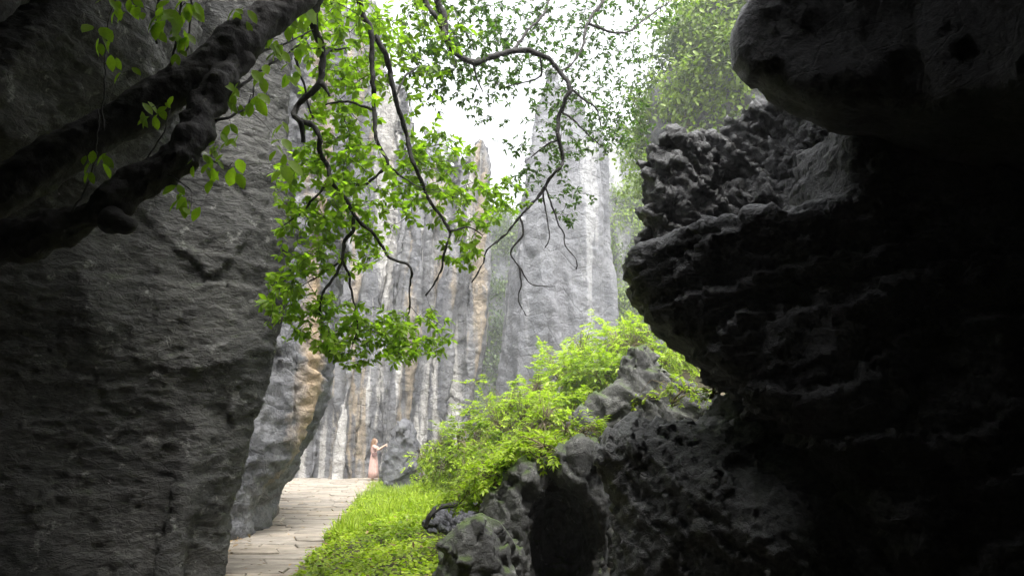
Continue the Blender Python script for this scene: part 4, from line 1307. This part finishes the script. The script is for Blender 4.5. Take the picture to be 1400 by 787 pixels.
for s in (-1, 1):
    g.ell((0.03, 0.075 * s, 1.52), (0.018, 0.01, 0.03), 0.005)
    sh, el, wr = (0.0, 0.165 * s, 1.34), (0.2, 0.20 * s, 1.22), (0.40, 0.06 * s, 1.36)
    g.capsule((0, 0.1 * s, 1.33), sh, 0.055, 0.052, 0.03).capsule(sh, el, 0.046, 0.037, 0.02).capsule(el, wr, 0.037, 0.024, 0.02)
    pm = (0.46, 0.055 * s, 1.385)
    g.capsule(wr, pm, 0.024, 0.03, 0.02)
    for k in range(4):
        b0 = (0.475, 0.06 * s, 1.36 + 0.019 * k)
        b1 = (0.515, 0.07 * s, 1.355 + 0.021 * k)
        b2 = (0.53 - 0.004 * abs(k - 1.5), 0.045 * s, 1.355 + 0.021 * k)
        g.capsule(b0, b1, 0.0095, 0.009, 0.004).capsule(b1, b2, 0.009, 0.008, 0.004)
    g.capsule((0.43, 0.05 * s, 1.40), (0.465, 0.03 * s, 1.425), 0.0105, 0.01, 0.006).capsule((0.465, 0.03 * s, 1.425), (0.495, 0.022 * s, 1.43), 0.01, 0.0085, 0.004)
V, Q = g.mesh()
M['skin'] = plain_mat('skin', (0.40, 0.26, 0.19), (0.48, 0.32, 0.24), 6, 0.5, 0)
M['dress'] = plain_mat('pink_cloth', (0.38, 0.235, 0.20), (0.50, 0.33, 0.285), 14, 0.9, 0.3)
M['hair'] = plain_mat('light_hair', (0.13, 0.07, 0.04), (0.22, 0.13, 0.075), 30, 0.6, 0.3, stretch=(1, 1, .1))
M['bag'] = plain_mat('dark_bag', (0.10, 0.05, 0.045), (0.16, 0.09, 0.08), 20, 0.5, 0.1)
M['phone'] = plain_mat('phone_case', (0.6, 0.55, 0.5), (0.7, 0.66, 0.6), 20, 0.3, 0)
link('body', quad_mesh('body', V, Q), M['skin'], parent=per)


def loft(rings, sides=28, close=True):
    """rings: (centre x, centre y, z, radius x, radius y, fold amplitude)"""
    V, idx, ln = [], [], []
    for r, (cx, cy, z, rx, ry, am) in enumerate(rings):
        for k in range(sides):
            th = 2 * math.pi * k / sides
            w = 1 + am * math.sin(7 * th + 0.4 * r) + am * 0.5 * math.sin(11 * th)
            V.append((cx + rx * math.cos(th) * w, cy + ry * math.sin(th) * w, z))
    for r in range(len(rings) - 1):
        for k in range(sides):
            idx += [r * sides + k, r * sides + (k + 1) % sides, (r + 1) * sides + (k + 1) % sides, (r + 1) * sides + k]
            ln.append(4)
    idx += list(range(sides))[::-1] + [(len(rings) - 1) * sides + k for k in range(sides)]
    ln += [sides, sides]
    return np.array(V, float), np.array(idx), np.array(ln)


V, I, ln = loft([(0.0, 0, 0.10, 0.21, 0.24, .09), (0.0, 0, 0.35, 0.19, 0.225, .07), (0.0, 0, 0.62, 0.17, 0.21, .05), (0, 0, 0.85, 0.15, 0.195, .02), (0, 0, 1.0, 0.125, 0.155, .01), (0, 0, 1.08, 0.115, 0.14, .0), (0.005, 0, 1.2, 0.13, 0.175, 0), (0, 0, 1.32, 0.10, 0.185, 0), (0, 0, 1.385, 0.07, 0.12, 0)])
link('dress', make_mesh('dress', V, I, ln), M['dress'], parent=per)
sl = []
for s in (-1, 1):
    sl.append(tube([(0, 0.12 * s, 1.34), (0.03, 0.175 * s, 1.325), (0.13, 0.19 * s, 1.26)], [0.07, 0.068, 0.06], 14, 0.03))
for q in sl:
    link('sleeve', make_mesh('sleeve', *q), M['dress'], parent=per)
g = Grid((-0.2, -0.2, 1.0), (0.2, 0.2, 1.7), 0.01)
g.ell((0.0, 0, 1.55), (0.105, 0.096, 0.118), 0.02).capsule((-0.055, 0, 1.5), (-0.10, 0, 1.15), 0.075, 0.055, 0.04).capsule((-0.03, 0.06, 1.48), (-0.07, 0.09, 1.22), 0.04, 0.025, 0.03).capsule((-0.03, -0.06, 1.48), (-0.07, -0.09, 1.22), 0.04, 0.025, 0.03)
g.ell((0.13, 0, 1.50), (0.075, 0.07, 0.10), 0.02, sub=True)
V, Q = g.mesh()
link('hair', quad_mesh('hair', V + vnormals(V, Q) * (fbm(V * np.array((60, 60, 5), np.float32), 2) * 0.01)[:, None], Q), M['hair'], parent=per)
V, I, ln = slab(np.array([(-0.1, -0.07), (0.1, -0.07), (0.1, 0.07), (-0.1, 0.07)]), 0, 0.05, 0.01)
V = V[:, [0, 2, 1]] * (1, -1, 1) + (0.06, -0.19, 1.02)
link('bag', make_mesh('bag', V, I, ln, smooth=False), M['bag'], parent=per)
V, I, ln = tube([(0.0, -0.2, 1.06), (0.10, -0.12, 1.18), (0.09, 0.02, 1.3), (0.02, 0.11, 1.40), (-0.08, 0.08, 1.33), (-0.12, -0.05, 1.2), (-0.08, -0.17, 1.08)], [0.012] * 7, 6, 0.03)
link('strap', make_mesh('strap', V, I, ln), M['bag'], parent=per)
V, I, ln = slab(np.array([(-0.04, -0.08), (0.04, -0.08), (0.04, 0.08), (-0.04, 0.08)]), 0, 0.01, 0.002)
ph = link('phone', make_mesh('phone', V[:, [2, 0, 1]], I, ln, smooth=False), M['phone'], loc=[float(q) for q in pc + np.array((0.505, 0, 1.40))], label='pale phone held up in both hands of the person in pink', cat='phone')

# ------------------------------------------------------------------ misty air
hv = np.array([(x, y, z) for x in (-60, 60) for y in (-30, 110) for z in (-2, 40)], float)
hq = np.array([(0, 1, 3, 2), (4, 6, 7, 5), (0, 4, 5, 1), (2, 3, 7, 6), (0, 2, 6, 4), (1, 5, 7, 3)])
hm, ns, ls = nmat('misty_air')
pv_ = node(ns, 'ShaderNodeVolumePrincipled')
pv_.inputs['Color'].default_value = (0.95, 0.97, 1.0, 1)
pv_.inputs['Density'].default_value = 0.0026
pv_.inputs['Anisotropy'].default_value = 0.3
ls.new(pv_.outputs[0], node(ns, 'ShaderNodeOutputMaterial').inputs['Volume'])
link('haze', quad_mesh('haze', hv, hq, smooth=False), hm, kind='stuff')
